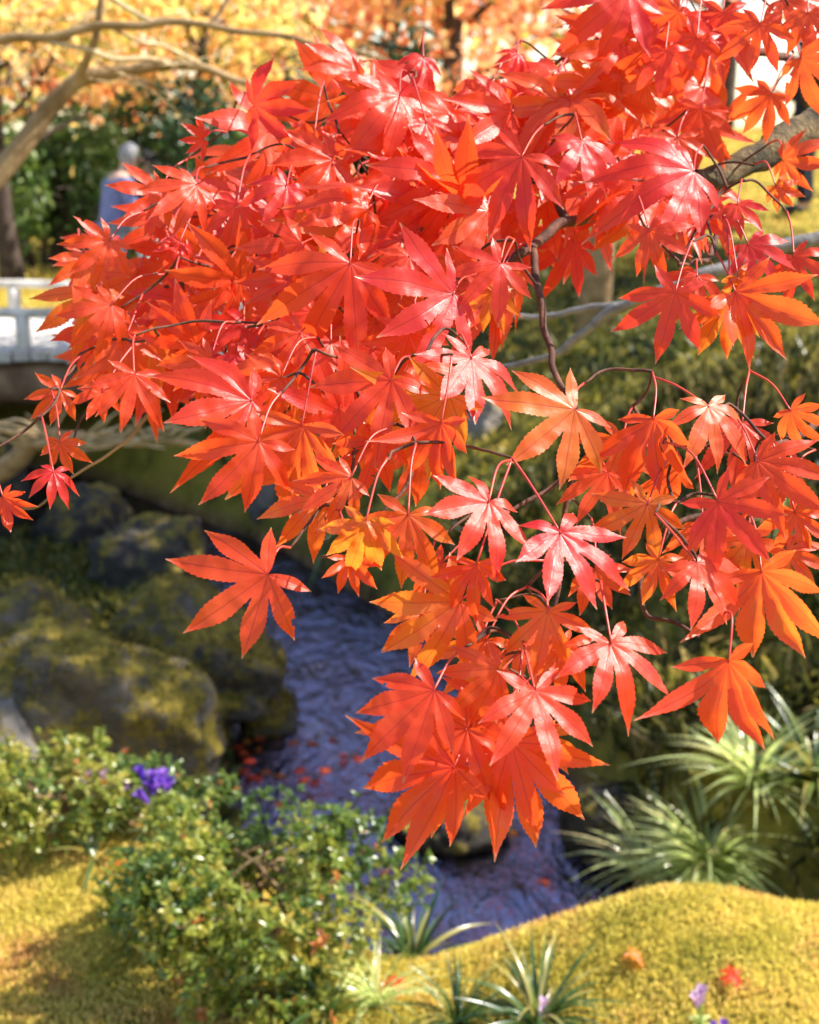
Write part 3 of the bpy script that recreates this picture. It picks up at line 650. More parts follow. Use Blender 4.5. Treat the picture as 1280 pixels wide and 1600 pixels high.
p = gp(420, 1580); shrub('azalea', 'low spreading azalea seedlings on the yellow moss', (p.x, p.y), 0.16, 0.12, 0.09, 1200, 0.022, M['azalea'], 55, 0.5, 1.0, 'azaleas on the near bank', whorl=6, lobes=18, lobe_r=0.3)

# gentians
def gentian(label, p, nf, h, seed, mat, size=0.03):
    rg = random.Random(seed); root = thing('gentian', label, 'flower', p, 'purple flowers on the near bank')
    for k in range(nf):
        a = rg.uniform(0, 6.28); e = Vector((math.cos(a) * h * 0.35 * rg.random(), math.sin(a) * h * 0.35 * rg.random(), h * rg.uniform(0.75, 1.1)))
        st = link('stem', TB().tube(spline([(0, 0, 0), e * 0.5 + Vector((0, 0, 0.01)), e], 3), 0.0016, 5).mesh('stem'), M['grass_lit'], root)
        V, Fq = [], []; d = (e.normalized() + Vector((rg.gauss(0, .3), rg.gauss(0, .3), 0.3))).normalized(); u = d.orthogonal().normalized(); w = d.cross(u); L = size * rg.uniform(0.8, 1.2)
        for i in range(5):
            rr = L * (0.10, 0.18, 0.2, 0.3, 0.42)[i]
            for j in range(10):
                a2 = j * math.pi / 5; r_ = rr * (1 if j % 2 == 0 or i < 3 else 0.62)
                V.append(e + d * L * (0, 0.3, 0.65, 0.95, 1.1 if j % 2 == 0 else 0.95)[i] + (u * math.cos(a2) + w * math.sin(a2)) * r_)
        for i in range(4):
            for j in range(10):
                b = i * 10 + j; c = i * 10 + (j + 1) % 10; Fq.append((b, c, c + 10, b + 10))
        link('flower', mesh('flower', V, Fq, vary=[rg.random()] * len(V)), mat, root)
    V, Fq, vv = [], [], []
    for k in range(8):
        v0, f0 = blade_mesh(h * 0.55, 0.012, 0.8, 0.2, k); m = Matrix.Translation((0, 0, h * 0.3 * rg.random())) @ Matrix.Rotation(rg.uniform(0, 6.28), 4, 'Z') @ Matrix.Rotation(-0.7, 4, 'Y')
        b = len(V); V += [m @ Vector(x) for x in v0]; Fq += [tuple(b + i for i in f) for f in f0]
    link('leaves', mesh('leaves', V, Fq, vary=[0.5] * len(V)), M['grass_lit'], root, kind='stuff')
p = gp(238, 1310); gentian('tight bunch of violet-blue gentians behind the azalea', p, 11, 0.13, 1, M['petal'], 0.038)
p = gp(165, 1300); gentian('few pinkish purple gentians beside the dark boulder', p, 6, 0.12, 2, M['petal_pale'], 0.034)
p = gp(1095, 1610); gentian('pale lilac flower buds on the yellow mound', p, 4, 0.05, 3, M['petal_pale'], 0.026)
p = gp(845, 1618); gentian('faded lilac bud beside the dark strap-leaved plant', p, 2, 0.05, 4, M['petal_pale'], 0.024)
p = gp(1118, 1640); gentian('violet bud low on the mossy mound edge', p, 2, 0.045, 5, M['petal'], 0.024)

# ------------------------------------------------------------------ maple leaf shapes
def leaf_shape(seed, cup=(0, 0), fold=0.22, droop=0.25, wav=0.02, crumple=0.0, narrow=1.0, gap=1.0, eaten=0):
    rg = random.Random(seed)
    A = [-124, -77, -37, 0, 37, 77, 124]; LN = [0.46, 0.78, 0.95, 1.0, 0.95, 0.78, 0.46]
    A = [R((a + rg.uniform(-5, 5)) * gap) for a in A]; LN = [l * rg.uniform(0.9, 1.08) for l in LN]
    dr = [droop * rg.uniform(-0.3, 1.5) for _ in A]; sw = [rg.uniform(-0.10, 0.10) for _ in A]; tw = [rg.uniform(-0.5, 0.5) for _ in A]
    wd = [rg.uniform(0.98, 1.22) * narrow for _ in A]
    dirv = lambda a: Vector((math.sin(a), math.cos(a), 0))
    S = []
    for i in range(6):
        S.append(dirv((A[i] + A[i + 1]) / 2) * (0.275 * min(LN[i], LN[i + 1]) + 0.035))
    bm = bmesh.new(); uvl = bm.loops.layers.uv.new('leaf'); uvs = {}
    off = Vector((seed * 1.7, seed * 0.9, seed * 0.3))
    NS, NT = 4, 23
    def zfun(p, lat, s, ss, i):
        k = max(0.0, (s - ss) / (1 - ss)); k = k * k * (3 - 2 * k) if k < 1 else 1
        z = fold * lat + cup[0] * p.x * p.x + cup[1] * p.y * p.y - dr[i] * k * (s - ss) * LN[i] * 1.1
        z += wav * noise.noise(p * 3.2 + off) + wav * 0.35 * noise.noise(p * 9 + off)
        if crumple: z += crumple * (noise.noise(p * 4.5 + off) + 0.4 * noise.noise(p * 11 + off))
        return z
    for i in range(7):
        a = A[i]; l = LN[i]; d = dirv(a); n = Vector((d.y, -d.x, 0)) # n: clockwise side (towards higher angle index)
        W = l ** 0.75 * wd[i]
        sides = []
        for sgn in (-1, 1):
            if sgn == -1: Sp = S[i - 1] if i > 0 else None
            else: Sp = S[i] if i < 6 else None
            sides.append(Sp)
        ssL = [(sp.dot(d) / l if sp is not None else 0.2) for sp in sides]; ss = sum(ssL) / 2
        rows = []
        for k in range(NS + NT + 1):
            if k <= NS: f = k / NS; s = ss * f
            else: f = (k - NS) / NT; s = ss + (1 - ss) * f
            row = [None] * 5
            cen = d * (l * s); bend = sw[i] * max(0, s - ss) ** 2 * l
            cen = cen + n * bend
            for q, sgn in ((0, -1), (1, 1)):
                Sp = sides[q]
                if Sp is not None:
                    hs = abs(Sp.dot(n)); s0 = ssL[q]
                else: hs = 0.085 * W; s0 = 0.2
                if k <= NS:
                    if Sp is not None: e = Sp * (k / NS)
                    else: e = cen + n * sgn * hs * math.sin(math.pi / 2 * (k / NS))
                else:
                    xs = [0, 0.18, 0.34, 0.5, 0.65, 0.78, 0.88, 0.95, 1.0]; hw = [hs, max(hs * 1.08, 0.108 * W), 0.128 * W, 0.124 * W, 0.096 * W, 0.054 * W, 0.025 * W, 0.011 * W, 0.0]
                    h = float(np.interp(f, xs, hw)); sl = s0 + (1 - s0) * f
                    if k < NS + NT:
                        if (k - NS) % 2 == 0: h *= 1.045; sl += 0.011
                        else: h *= 0.955
                    e = d * (l * sl) + n * (sw[i] * max(0, sl - ss) ** 2 * l) + n * sgn * h
                row[0 if sgn < 0 else 4] = e
            row[2] = cen; row[1] = (row[0] + cen) / 2; row[3] = (row[4] + cen) / 2
            vs = []
            for j, p in enumerate(row):
                lat = (p - cen).dot(n)
                tz = tw[i] * lat * max(0, s - ss) * 1.2
                z = zfun(p, abs(lat), s, ss, i) + tz
                v = bm.verts.new((p.x, p.y, z)); uvs[v] = (0.5 + lat / 0.28, s); vs.append(v)
            rows.append(vs)
        for k in range(len(rows) - 1):
            for j in range(4):
                q = [rows[k][j], rows[k][j + 1], rows[k + 1][j + 1], rows[k + 1][j]]
                if k == 0: q = [rows[k][2], q[2], q[3]]
                if k == len(rows) - 2: q = [rows[k][j], rows[k][j + 1], rows[k + 1][2]]
                try: fc = bm.faces.new(q)
                except ValueError: continue
                for lp in fc.loops: lp[uvl].uv = uvs.get(lp.vert, (0.5, 0))
    bmesh.ops.remove_doubles(bm, verts=bm.verts[:], dist=0.0004)
    for _ in range(eaten):     # insect-eaten nicks at the margin
        bvs = [v for v in bm.verts if v.is_boundary and v.co.length > 0.3]; c = rg.choice(bvs).co.copy(); rr = rg.uniform(0.025, 0.055)
        bmesh.ops.delete(bm, geom=[f for f in bm.faces if (f.calc_center_median() - c).length < rr], context='FACES')
    bmesh.ops.delete(bm, geom=[v for v in bm.verts if not v.link_faces], context='VERTS')
    bmesh.ops.recalc_face_normals(bm, faces=bm.faces[:])
    if sum(f.normal.z for f in bm.faces) < 0: bmesh.ops.reverse_faces(bm, faces=bm.faces[:])
    me = bpy.data.meshes.new('leaf'); bm.to_mesh(me); bm.free()
    me.polygons.foreach_set('use_smooth', [True] * len(me.polygons)); me.materials.append(M['leaf']); return me
FLAT = [leaf_shape(100 + i, cup=(rs.uniform(-.3, .15), rs.uniform(-.3, .05)), fold=rs.uniform(.1, .35), droop=rs.uniform(.1, .5), wav=0.04, gap=rs.uniform(.76, 1.0), narrow=rs.uniform(.78, 1.0), eaten=(0, 0, 1, 2)[i % 4]) for i in range(16)]
CURL = [leaf_shape(200 + i, cup=(rs.uniform(-.5, .3), rs.uniform(-.5, .1)), fold=rs.uniform(.25, .6), droop=rs.uniform(.4, .8), wav=0.05, gap=0.95) for i in range(8)]
DRY = [leaf_shape(300 + i, cup=(rs.uniform(-.9, .9), rs.uniform(-.7, .4)), fold=0.4, droop=0.9, wav=0.06, crumple=0.13, narrow=1.05, gap=0.85) for i in range(4)]
NARR = [leaf_shape(400 + i, cup=(1.5, -.15), fold=0.5, droop=0.3, wav=0.04, gap=0.76, narrow=0.84) for i in range(4)]
SPR = [leaf_shape(500 + i, cup=(rs.uniform(-.15, .1), rs.uniform(-.15, .05)), fold=rs.uniform(.1, .25), droop=rs.uniform(.08, .3), wav=0.035, narrow=rs.uniform(.84, .98), eaten=i % 2) for i in range(6)]
SETS = {'s': SPR, 'f': FLAT, 'c': CURL, 'd': DRY, 'n': NARR}

# base x, base y, tip x, tip y, tint (crimson also paints in sky sheen), set, tip-to-camera tilt, roll, depth offset
LEAVES = [
 (612,594,500,690,.25,'s',10,5,0), (737,559,738,668,.2,'s',25,-10,0), (764,784,706,872,.1,'s',25,-15,-.02), (638,804,622,936,.6,'f',5,0,.02),
 (572,814,540,918,.62,'d',0,0,-.01), (418,898,282,990,.33,'s',0,0,0), (405,690,312,788,.28,'f',10,0,-.01), (394,626,262,656,.22,'c',30,20,.03),
 (272,482,258,556,.3,'f',5,0,.04), (174,476,108,540,.3,'f',10,0,.02), (210,585,197,677,.35,'f',15,0,.02), (95,610,47,655,.4,'c',10,0,.04),
 (84,737,78,772,.05,'c',30,0,.02), (4,776,45,812,.1,'n',0,20,.03), (94,690,102,722,.4,'c',0,0,.05), (161,612,126,660,.38,'c',10,0,.05),
 (472,665,440,825,.5,'n',0,15,.02), (550,746,468,800,.55,'f',15,0,.03), (702,618,608,748,.7,'n',5,20,.03), (690,660,676,776,.3,'n',0,30,.01),
 (897,641,792,722,.68,'s',12,-10,0), (1107,634,1176,710,.5,'f',30,-12,0), (1021,654,1034,791,.28,'n',5,40,.01), (1012,787,972,884,.58,'f',8,0,.04),
 (972,690,925,790,.6,'f',8,0,.06), (1122,784,1203,878,.2,'s',12,0,-.01), (1183,720,1282,790,.26,'f',10,0,.02), (875,832,940,955,.08,'s',22,-12,-.01),
 (1089,881,1140,972,.3,'f',12,-5,0), (1029,874,1000,955,.56,'c',0,10,.05), (1190,892,1252,1050,.58,'n',0,20,.02), (1242,800,1262,880,.3,'c',0,20,.05),
 (856,955,836,1064,.55,'f',8,0,0), (954,1004,1000,1139,.2,'s',18,-10,.01), (1139,1032,1180,1190,.3,'n',5,25,0), (836,1081,856,1222,.2,'s',10,0,-.01),
 (799,1159,746,1324,.42,'f',0,8,.02), (796,1165,863,1334,.42,'n',0,-20,.035), (711,1199,576,1315,.33,'n',0,10,.01), (730,1139,585,1248,.45,'c',5,0,.02),
 (679,1079,574,1172,.38,'f',5,10,0), (779,1045,690,1112,.42,'f',10,0,.02), (719,940,590,1024,.52,'f',5,0,.01), (745,880,735,972,.35,'n',0,30,0),
 (782,412,716,486,.08,'s',38,-5,0), (548,411,466,570,.24,'f',12,0,0), (709,459,600,522,.06,'f',40,0,.02), (816,244,745,366,.12,'f',25,10,0),
 (666,191,700,234,.1,'f',50,0,.02), (625,150,566,210,.18,'f',40,0,.05), (571,330,482,350,.3,'d',30,0,.02), (707,281,570,350,.28,'f',40,0,.05),
 (449,289,412,345,.1,'f',35,0,.02), (662,90,650,122,.08,'f',55,0,.1), (809,86,792,112,.1,'c',45,0,.12), (801,176,738,222,.25,'f',45,0,.08),
 (576,150,516,118,.25,'c',20,0,.1), (1040,81,1024,154,.15,'f',25,0,.05), (1188,37,1171,126,.24,'f',18,0,.03), (1205,146,1164,212,.42,'f',5,0,.12),
 (969,67,880,88,.5,'f',35,20,.08), (1059,214,1042,282,.5,'f',30,0,.08), (1085,268,985,300,.05,'f',60,10,0), (909,221,968,270,.04,'f',58,-10,.02),
 (1014,360,1044,442,.22,'s',20,0,0), (1055,457,1023,568,.16,'s',10,0,0), (1169,382,1226,450,.08,'f',15,0,.01), (1152,319,1160,364,.06,'f',45,0,0),
 (1149,457,1238,564,.45,'n',5,-10,.03), (1152,431,1168,456,.55,'d',0,0,.02), (1140,470,1137,576,.58,'n',0,10,.05), (1212,290,1240,330,.55,'d',0,10,.06),
 (1225,250,1285,262,.4,'c',30,0,.1), (985,-15,898,56,.06,'f',30,0,.05), (307,289,243,332,.28,'f',30,0,.0), (172,375,108,432,.32,'f',18,0,.0),
 (319,217,285,218,.06,'c',40,0,.05), (397,165,468,172,.04,'c',50,0,.05), (371,319,346,396,.25,'f',15,0,.04), (281,379,262,402,.1,'d',20,0,.02),
 (1262,20,1268,90,.3,'f',20,0,.06), (930,130,860,180,.55,'f',35,0,.1), (880,165,800,250,.5,'c',35,0,.1), (760,330,690,372,.4,'f',45,0,.06),
 (940,290,900,340,.35,'c',30,0,.1), (640,250,560,285,.3,'c',40,0,.08), (520,250,450,300,.28,'c',35,0,.06), (470,380,395,440,.32,'f',20,0,.05),
 (350,420,300,470,.3,'f',20,0,.06), (250,300,190,345,.3,'f',25,0,.06), (330,560,270,615,.33,'f',15,0,.05), (470,520,420,590,.35,'f',15,0,.05),
 (440,590,375,640,.3,'c',20,0,.05), (640,520,590,580,.4,'f',20,0,.05), (530,640,490,720,.45,'f',15,0,.06), (590,690,560,780,.4,'f',10,0,.06),
 (500,780,440,850,.5,'c',10,0,.05), (545,870,560,935,.35,'n',0,0,.03), (1235,640,1275,700,.3,'f',15,0,.06), (1230,860,1270,920,.55,'c',10,0,.06),
 (1090,430,1060,500,.3,'f',20,0,.06), (1240,400,1275,460,.12,'f',25,0,.04), (760,1000,700,1080,.5,'c',10,0,.04), (880,1010,930,1080,.4,'c',10,0,.04),
 (760,1090,690,1170,.35,'f',10,0,.04), (850,1150,888,1215,.6,'c',10,0,.05), (660,960,640,1040,.55,'f',10,0,.05), (770,455,745,520,.58,'c',10,0,.04),
 (1000,300,960,370,.3,'f',30,0,.1), (1090,330,1130,370,.2,'c',40,0,.08), (640,400,600,450,.25,'f',30,0,.05),
]
def depth0(px, py):
    a = min(1, max(0, (900 - py) / 800)); b = max(0, (520 - px) / 520)
    return 0.82 + 0.30 * a * a * (3 - 2 * a) + 0.16 * b * (0.5 + a * 0.5) - 0.03 * (1 if py > 1000 else 0)
def inside(poly, x, y):
    c = False; n = len(poly)
    for i in range(n):
        (x1, y1), (x2, y2) = poly[i], poly[i - 1]
        if (y1 > y) != (y2 > y) and x < (x2 - x1) * (y - y1) / (y2 - y1) + x1: c = not c
    return c
POLY = [(170, 400), (260, 330), (330, 250), (420, 190), (520, 110), (640, 95), (770, 125), (880, 75), (960, 10), (1130, 0), (1130, 210), (1080, 330), (960, 360), (880, 390), (800, 430), (700, 560), (600, 680), (500, 720), (420, 620), (300, 560), (170, 560), (110, 480)]
rg = random.Random(77); pts = []
while len(pts) < 150:
    x, y = rg.uniform(80, 1140), rg.uniform(0, 740)
    if inside(POLY, x, y) and all((x - a) ** 2 + (y - b) ** 2 > 33 ** 2 for a, b in pts): pts.append((x, y))
    elif rg.random() < 0.0002: break
for x, y in pts:
    a = R(rg.gauss(130, 38)); L = rg.uniform(72, 112) if y < 420 else rg.uniform(80, 118)
    warm = rg.choice((.18, .25, .3, .3, .36, .44, .52)) if rg.random() < .85 else rg.choice((.03, .08, .62))
    LEAVES.append((x, y, x + math.cos(a) * L, y + math.sin(a) * L, warm, rg.choice('ffffccd' if y < 300 else 'fffffc'), rg.gauss(44 if y < 330 else 24, 13), rg.gauss(0, 18), rg.uniform(.06, .32)))
for x, y in [(1010, 130), (1090, 60), (1250, 90), (1130, 20), (1060, 20), (1220, 0), (1000, 560), (1160, 660), (1240, 740), (1060, 740), (950, 740), (1170, 840), (1100, 830), (930, 890), (820, 1000), (740, 1040), (700, 1130), (780, 1120), (690, 880), (660, 700), (470, 720), (1270, 560), (135, 400), (215, 430), (140, 505), (200, 520), (235, 545)]:
    a = R(rg.gauss(110, 35)); L = rg.uniform(70, 105)
    if (x, y) in ((1000, 560), (1270, 560)): continue
    LEAVES.append((x, y, x + math.cos(a) * L, y + math.sin(a) * L, rg.choice((.2, .25, .35, .45, .55)), rg.choice('fffc'), rg.gauss(15, 12), rg.gauss(0, 15), rg.uniform(.06, .16)))

# ------------------------------------------------------------------ the red maple in front
TRX, TRY = 1.75, 1.95
maple = thing('maple_tree', 'scarlet Japanese maple reaching in with a branch full of red leaves', 'tree', (0, 0, 0))
trunk_z = hz(TRX, TRY) - 0.1
join = Vector((TRX - 0.02, TRY, 1.45))
link('trunk', TB().tube(spline([(TRX, TRY, trunk_z), (TRX - 0.03, TRY + 0.02, 0.7), join, (TRX + 0.1, TRY + 0.1, 2.1), (TRX + 0.25, TRY + 0.05, 3.0)], 6), np.linspace(0.10, 0.05, 25), 12).mesh('trunk'), M['limb'], maple)
net = []   # (point) samples of wood that leaves can spring from
def wood(name, pts, r0, r1, mat, sides=8, n=6, reg=True, wob=0.0):
    P = spline(pts, n); m = len(P)
    if wob:
        P = [p + Vector((noise.noise(p * 40), noise.noise(p * 40 + Vector((9, 0, 0))), noise.noise(p * 40 + Vector((0, 9, 0))))) * wob for p in P]
        P[0] = Vector(pts[0])
    o = link(name, TB().tube(P, np.linspace(r0, r1, m), sides).mesh(name), mat, maple)
    if reg: net.extend(P)
    return o
pxl = lambda L: [at(x, y, d + 0.035) for x, y, d in L]
wood('limb', [join, at(1420, 150, 1.62), at(1330, 172, 1.48), at(1280, 192, 1.40), at(1215, 226, 1.34), at(1150, 262, 1.29), at(1090, 285, 1.25)], 0.027, 0.009, M['limb'], 10, 8, reg=False, wob=0.007)
wood('branch', pxl([(1095, 283, 1.253), (1040, 302, 1.22), (985, 318, 1.19), (925, 340, 1.16), (885, 347, 1.14), (830, 385, 1.1), (760, 430, 1.08), (690, 440, 1.06), (610, 430, 1.08), (545, 425, 1.1)]), 0.0062, 0.0024, M['twig'], 8, wob=0.004)
wood('branch', pxl([(885, 347, 1.14), (862, 300, 1.15), (830, 275, 1.17), (760, 265, 1.2), (690, 235, 1.22), (610, 215, 1.24), (520, 180, 1.27)]), 0.004, 0.0015, M['twig'], 7, wob=0.004)
wood('branch', pxl([(610, 430, 1.08), (520, 385, 1.13), (440, 360, 1.18), (380, 390, 1.2), (330, 420, 1.22), (285, 445, 1.23), (220, 455, 1.25), (160, 440, 1.26)]), 0.003, 0.0014, M['twig'], 7, wob=0.004)
wood('branch', pxl([(830, 385, 1.1), (838, 440, 1.06), (848, 490, 1.04), (860, 545, 1.02), (872, 590, .99), (905, 640, .95), (925, 690, .93), (900, 735, .93), (850, 770, .92), (800, 800, .9)]), 0.0032, 0.0014, M['twig'], 8, wob=0.003)
wood('branch', pxl([(1095, 283, 1.253), (1120, 330, 1.2), (1110, 400, 1.12), (1080, 410, 1.08), (1060, 415, 1.05)]), 0.003, 0.0015, M['twig'], 6, wob=0.003)
wood('branch', pxl([(1330, 172, 1.48), (1250, 100, 1.4), (1180, 80, 1.32), (1120, 70, 1.27), (1060, 40, 1.25), (985, 22, 1.24), (930, 60, 1.24), (870, 100, 1.25)]), 0.005, 0.0016, M['twig'], 7, wob=0.004)
wood('branch', pxl([(1400, 330, 1.5), (1340, 520, 1.2), (1290, 640, 1.08), (1230, 690, 1.02), (1160, 706, .98), (1110, 700, .95), (1040, 690, .94), (985, 635, .94)]), 0.0042, 0.0013, M['twig'], 7, wob=0.003)
wood('branch', pxl([(1230, 690, 1.02), (1180, 770, .99), (1110, 805, .97), (1060, 815, .95), (1030, 850, .93), (1000, 910, .9), (1010, 960, .89), (1060, 972, .88), (1095, 990, .87)]), 0.0026, 0.0012, M['twig'], 7, wob=0.003)
wood('branch', pxl([(900, 735, .93), (885, 800, .93), (880, 860, .92), (872, 915, .91), (860, 990, .9), (840, 1050, .89), (810, 1120, .88), (770, 1130, .88)]), 0.002, 0.0011, M['twig'], 7, wob=0.003)
wood('branch', pxl([(690, 440, 1.06), (660, 500, 1.04), (620, 540, 1.03), (560, 570, 1.04), (500, 590, 1.06), (450, 640, 1.06), (420, 660, 1.06)]), 0.0024, 0.0012, M['twig'], 7, wob=0.003)
wood('branch', pxl([(620, 540, 1.03), (640, 620, 1.0), (640, 700, .98), (640, 745, .96), (600, 800, .95), (530, 860, .94), (500, 870, .94)]), 0.002, 0.0011, M['twig'], 7, wob=0.003)
wood('branch', pxl([(285, 445, 1.23), (290, 540, 1.22), (250, 580, 1.22), (190, 600, 1.22), (130, 650, 1.2), (110, 695, 1.19)]), 0.0018, 0.001, M['twig'], 6, wob=0.003)
wood('branch', pxl([(290, 540, 1.22), (220, 660, 1.2), (170, 710, 1.19), (110, 745, 1.18), (60, 790, 1.17), (15, 795, 1.17)]), 0.0016, 0.001, M['tan_bark'], 6, wob=0.003)
# the bare grey branch lower on the same trunk
low = Vector((TRX - 0.02, TRY + 0.02, 1.0))
wood('bare_branch', [low, at(1500, 380, 1.95), at(1280, 372, 1.9), at(1150, 415, 1.9), at(1060, 445, 1.9), at(970, 478, 1.92), at(935, 500, 1.93), at(905, 527, 1.95), at(865, 553, 1.97), at(825, 568, 2.0), at(700, 590, 2.05)], 0.012, 0.004, M['grey_bark'], 9, 6, reg=False, wob=0.006)
wood('bare_branch', [at(968, 478, 1.92), at(900, 487, 1.96), at(850, 493, 2.0), at(750, 497, 2.05), at(690, 512, 2.1)], 0.0055, 0.003, M['grey_bark'], 7, 6, reg=False, wob=0.005)

rg = random.Random(21)
todo = []
GLINT = {(1107, 634): .99, (737, 559): .85, (764, 784): .88, (875, 832): .88, (954, 1004): .85, (897, 641): .6, (1089, 881): .8, (836, 1081): .7, (666, 191): .85, (1085, 268): .85, (909, 221): .85, (571, 330): .7}
for t in LEAVES:
    bx, by, tx, ty, tint, st, tilt, roll, dd = t
    d = depth0(bx, by) + dd
    B = at(bx, by, d); v = -ray(bx, by).normalized()
    a = (RGT * (tx - bx) - UPV * (ty - by)); ln = a.length; a = a - v * a.dot(v); a.normalize()
    th = R(max(-40, min(62, tilt + rg.gauss(0, 5)))); ph = R(roll + rg.gauss(0, 8))
    ax = a * math.cos(th) + v * math.sin(th); nr = v * math.cos(th) - a * math.sin(th)
    nr = (Matrix.Rotation(ph, 3, ax) @ nr).normalized()
    if (bx, by) in GLINT:   # these leaves lie tilted to the sun
        nr = nr.lerp((sd + v).normalized(), GLINT[bx, by]).normalized(); ax = (ax - nr * ax.dot(nr)).normalized(); th = math.asin(max(-.8, min(.8, ax.dot(v))))
    sx = ax.cross(nr).normalized()
    L = ln * d / F / max(0.5, math.cos(th)); L = max(0.024, min(0.078, L * 0.95))
    m = Matrix((sx, ax, nr)).transposed().to_4x4(); 
    todo.append((B, ax, nr, L, m, tint, st))
pending = todo[:]
def v_away(p): return (p - CAM).normalized()
def near(p):
    best = None; bd = 1e9
    for q in net:
        d = (q - p).length_squared
        if d < bd: bd = d; best = q
    return best, math.sqrt(bd)
pending.sort(key=lambda t: near(t[0])[1])
nleafc = 0
for B, ax, nr, L, m, tint, st in pending:
    s = rg.choice(SETS[st])
    o = link('leaf', s, None, maple); o.matrix_world = Matrix.Translation(B) @ m @ Matrix.Scale(L * rg.uniform(.97, 1.08), 4)
    o['tint'] = float(min(1, max(0, tint + rg.gauss(0, .035)))); nleafc += 1
    sl = rg.uniform(0.02, 0.038)
    E = B - ax * sl + Vector((0, 0, 0.010)) - v_away(B) * -0.022 - nr * rg.uniform(0.004, 0.012) + Vector((rg.gauss(0, .005), rg.gauss(0, .004), rg.gauss(0, .004)))
    Q, dq = near(E)
    if dq < 0.03: E = Q
    mid = B.lerp(E, 0.5) - nr * 0.004 + Vector((0, 0, rg.uniform(.003, .012)))
    tbm = TB().tube(spline([B + nr * 0.0004 + ax * 0.001, mid, E], 5), np.linspace(0.0006, 0.0009, 11), 5)
    st_o = link('stalk', tbm.mesh('stalk'), M['stalk'], o); st_o.matrix_parent_inverse = o.matrix_world.inverted()
    if dq >= 0.03:
        mm = E.lerp(Q, 0.5) + Vector((rg.gauss(0, .004), 0.02, rg.gauss(.002, .004)))
        wood('twig', [Q, mm, E], 0.0013, 0.0009, M['twig'], 5, 5, wob=0.002)

# ------------------------------------------------------------------ pale-limbed maple leaning in on the far left
lm = thing('maple_tree', 'bare tan-limbed maple with branches sweeping over the lawn', 'tree', (0, 0, 0))
gx0, gy0 = -1.9, 3.7
j0 = at(-60, 335, 4.0)
tr = [Vector((gx0, gy0, hz(gx0, gy0) - 0.1)), Vector((gx0 + 0.02, gy0 + 0.03, 0.5)), at(-130, 430, 4.0), j0, at(0, 268, 4.0), at(37, 225, 4.0), at(82, 163, 4.0), at(124, 124, 4.0), at(157, 118, 4.0), at(210, 109, 4.0), at(262, 101, 4.02), at(319, 106, 4.05), at(375, 127, 4.1), at(480, 154, 4.2), at(600, 190, 4.3)]
P = spline(tr, 6); rad = np.interp(np.linspace(0, 1, len(P)), [0, .2, .45, .6, .8, 1], [.055, .036, .026, .019, .012, .005])
link('trunk', TB().tube(P, rad, 10).mesh('trunk'), M['tan_bark'], lm)
def limb(pxs, r0, r1, mat=M['tan_bark'], nm='limb'):
    P = spline([at(*q) for q in pxs], 6); P = [p + Vector((noise.noise(p * 9), 0, noise.noise(p * 9 + Vector((5, 5, 5))))) * 0.012 for p in P]
    link(nm, TB().tube(P, np.linspace(r0, r1, len(P)), 7).mesh(nm), mat, lm)
limb([(-130, 430, 4.0), (-170, 200, 3.9), (-80, 80, 3.85), (0, 64, 3.8), (94, 56, 3.8), (169, 41, 3.8), (240, 34, 3.8), (300, 36, 3.8), (394, 49, 3.8), (480, 68, 3.8), (560, 84, 3.8), (640, 110, 3.8)], .017, .006)
limb([(116, 130, 4.0), (135, 95, 3.95), (150, 60, 3.9), (160, -20, 3.85)], .014, .01)
limb([(60, 60, 3.8), (116, 75, 3.8), (169, 88, 3.85), (225, 92, 3.9), (277, 98, 4.0)], .006, .008, M['pale_twig'])
limb([(240, 32, 3.8), (205, 15, 3.8), (176, 0, 3.8), (120, -30, 3.8)], .006, .007, M['pale_twig'])
limb([(172, 45, 3.8), (220, 62, 3.85), (262, 71, 3.9), (311, 100, 4.0)], .005, .006, M['pale_twig'])
limb([(326, 36, 3.8), (345, 15, 3.8), (370, -20, 3.8)], .007, .006)
limb([(80, 158, 4.0), (72, 130, 3.98), (76, 100, 3.95), (90, 60, 3.9)], .003, .002, M['dark_bark'])
rg = random.Random(4)
for k in range(34):
    x = rg.uniform(-10, 480); y = 20 + rg.random() * 110; a = rg.uniform(-.9, .9); L = rg.uniform(40, 120)
    limb([(x, y, 3.9), (x + L * .5 * math.cos(a), y + L * .5 * math.sin(a) + rg.uniform(-8, 8), 3.95), (x + L * math.cos(a), y + L * math.sin(a), 4.0)], .0025, .0012, M['pale_twig'], 'twig')

# leafless shrub on the left bank, sunlit pale twigs
ls = thing('leafless_shrub', 'leafless shrub with pale sunlit twigs spreading below the bridge', 'shrub', (0, 0, 0))
def stem(pxs, r0, r1, mat, nm='stem'):
    P = spline([at(*q) for q in pxs], 6); P = [p + Vector((noise.noise(p * 12), 0, noise.noise(p * 12 + Vector((5, 5, 5))))) * 0.014 for p in P]
    link(nm, TB().tube(P, np.linspace(r0, r1, len(P)), 6).mesh(nm), mat, ls)
sb = at(-60, 800, 6.2); sg = Vector((sb.x, sb.y, hz(sb.x, sb.y) - 0.05))
P = spline([sg, sb, at(20, 725, 6.0), at(60, 690, 5.9), at(130, 680, 5.8)], 6); link('trunk', TB().tube(P, np.linspace(.07, .02, len(P)), 9).mesh('trunk'), M['tan_bark'], ls)
rg = random.Random(6)
for k in range(13):
    y0 = 690 + rg.uniform(-8, 12); x1 = rg.uniform(140, 330); y1 = rg.uniform(640, 700)
    stem([(20 + rg.uniform(0, 70), y0, 5.9), (x1 * .5 + 20, 690 + rg.uniform(-10, 14), 5.8), (x1, y1, 5.7 + rg.uniform(-.1, .2))], .008, .004, M['pale_twig'])
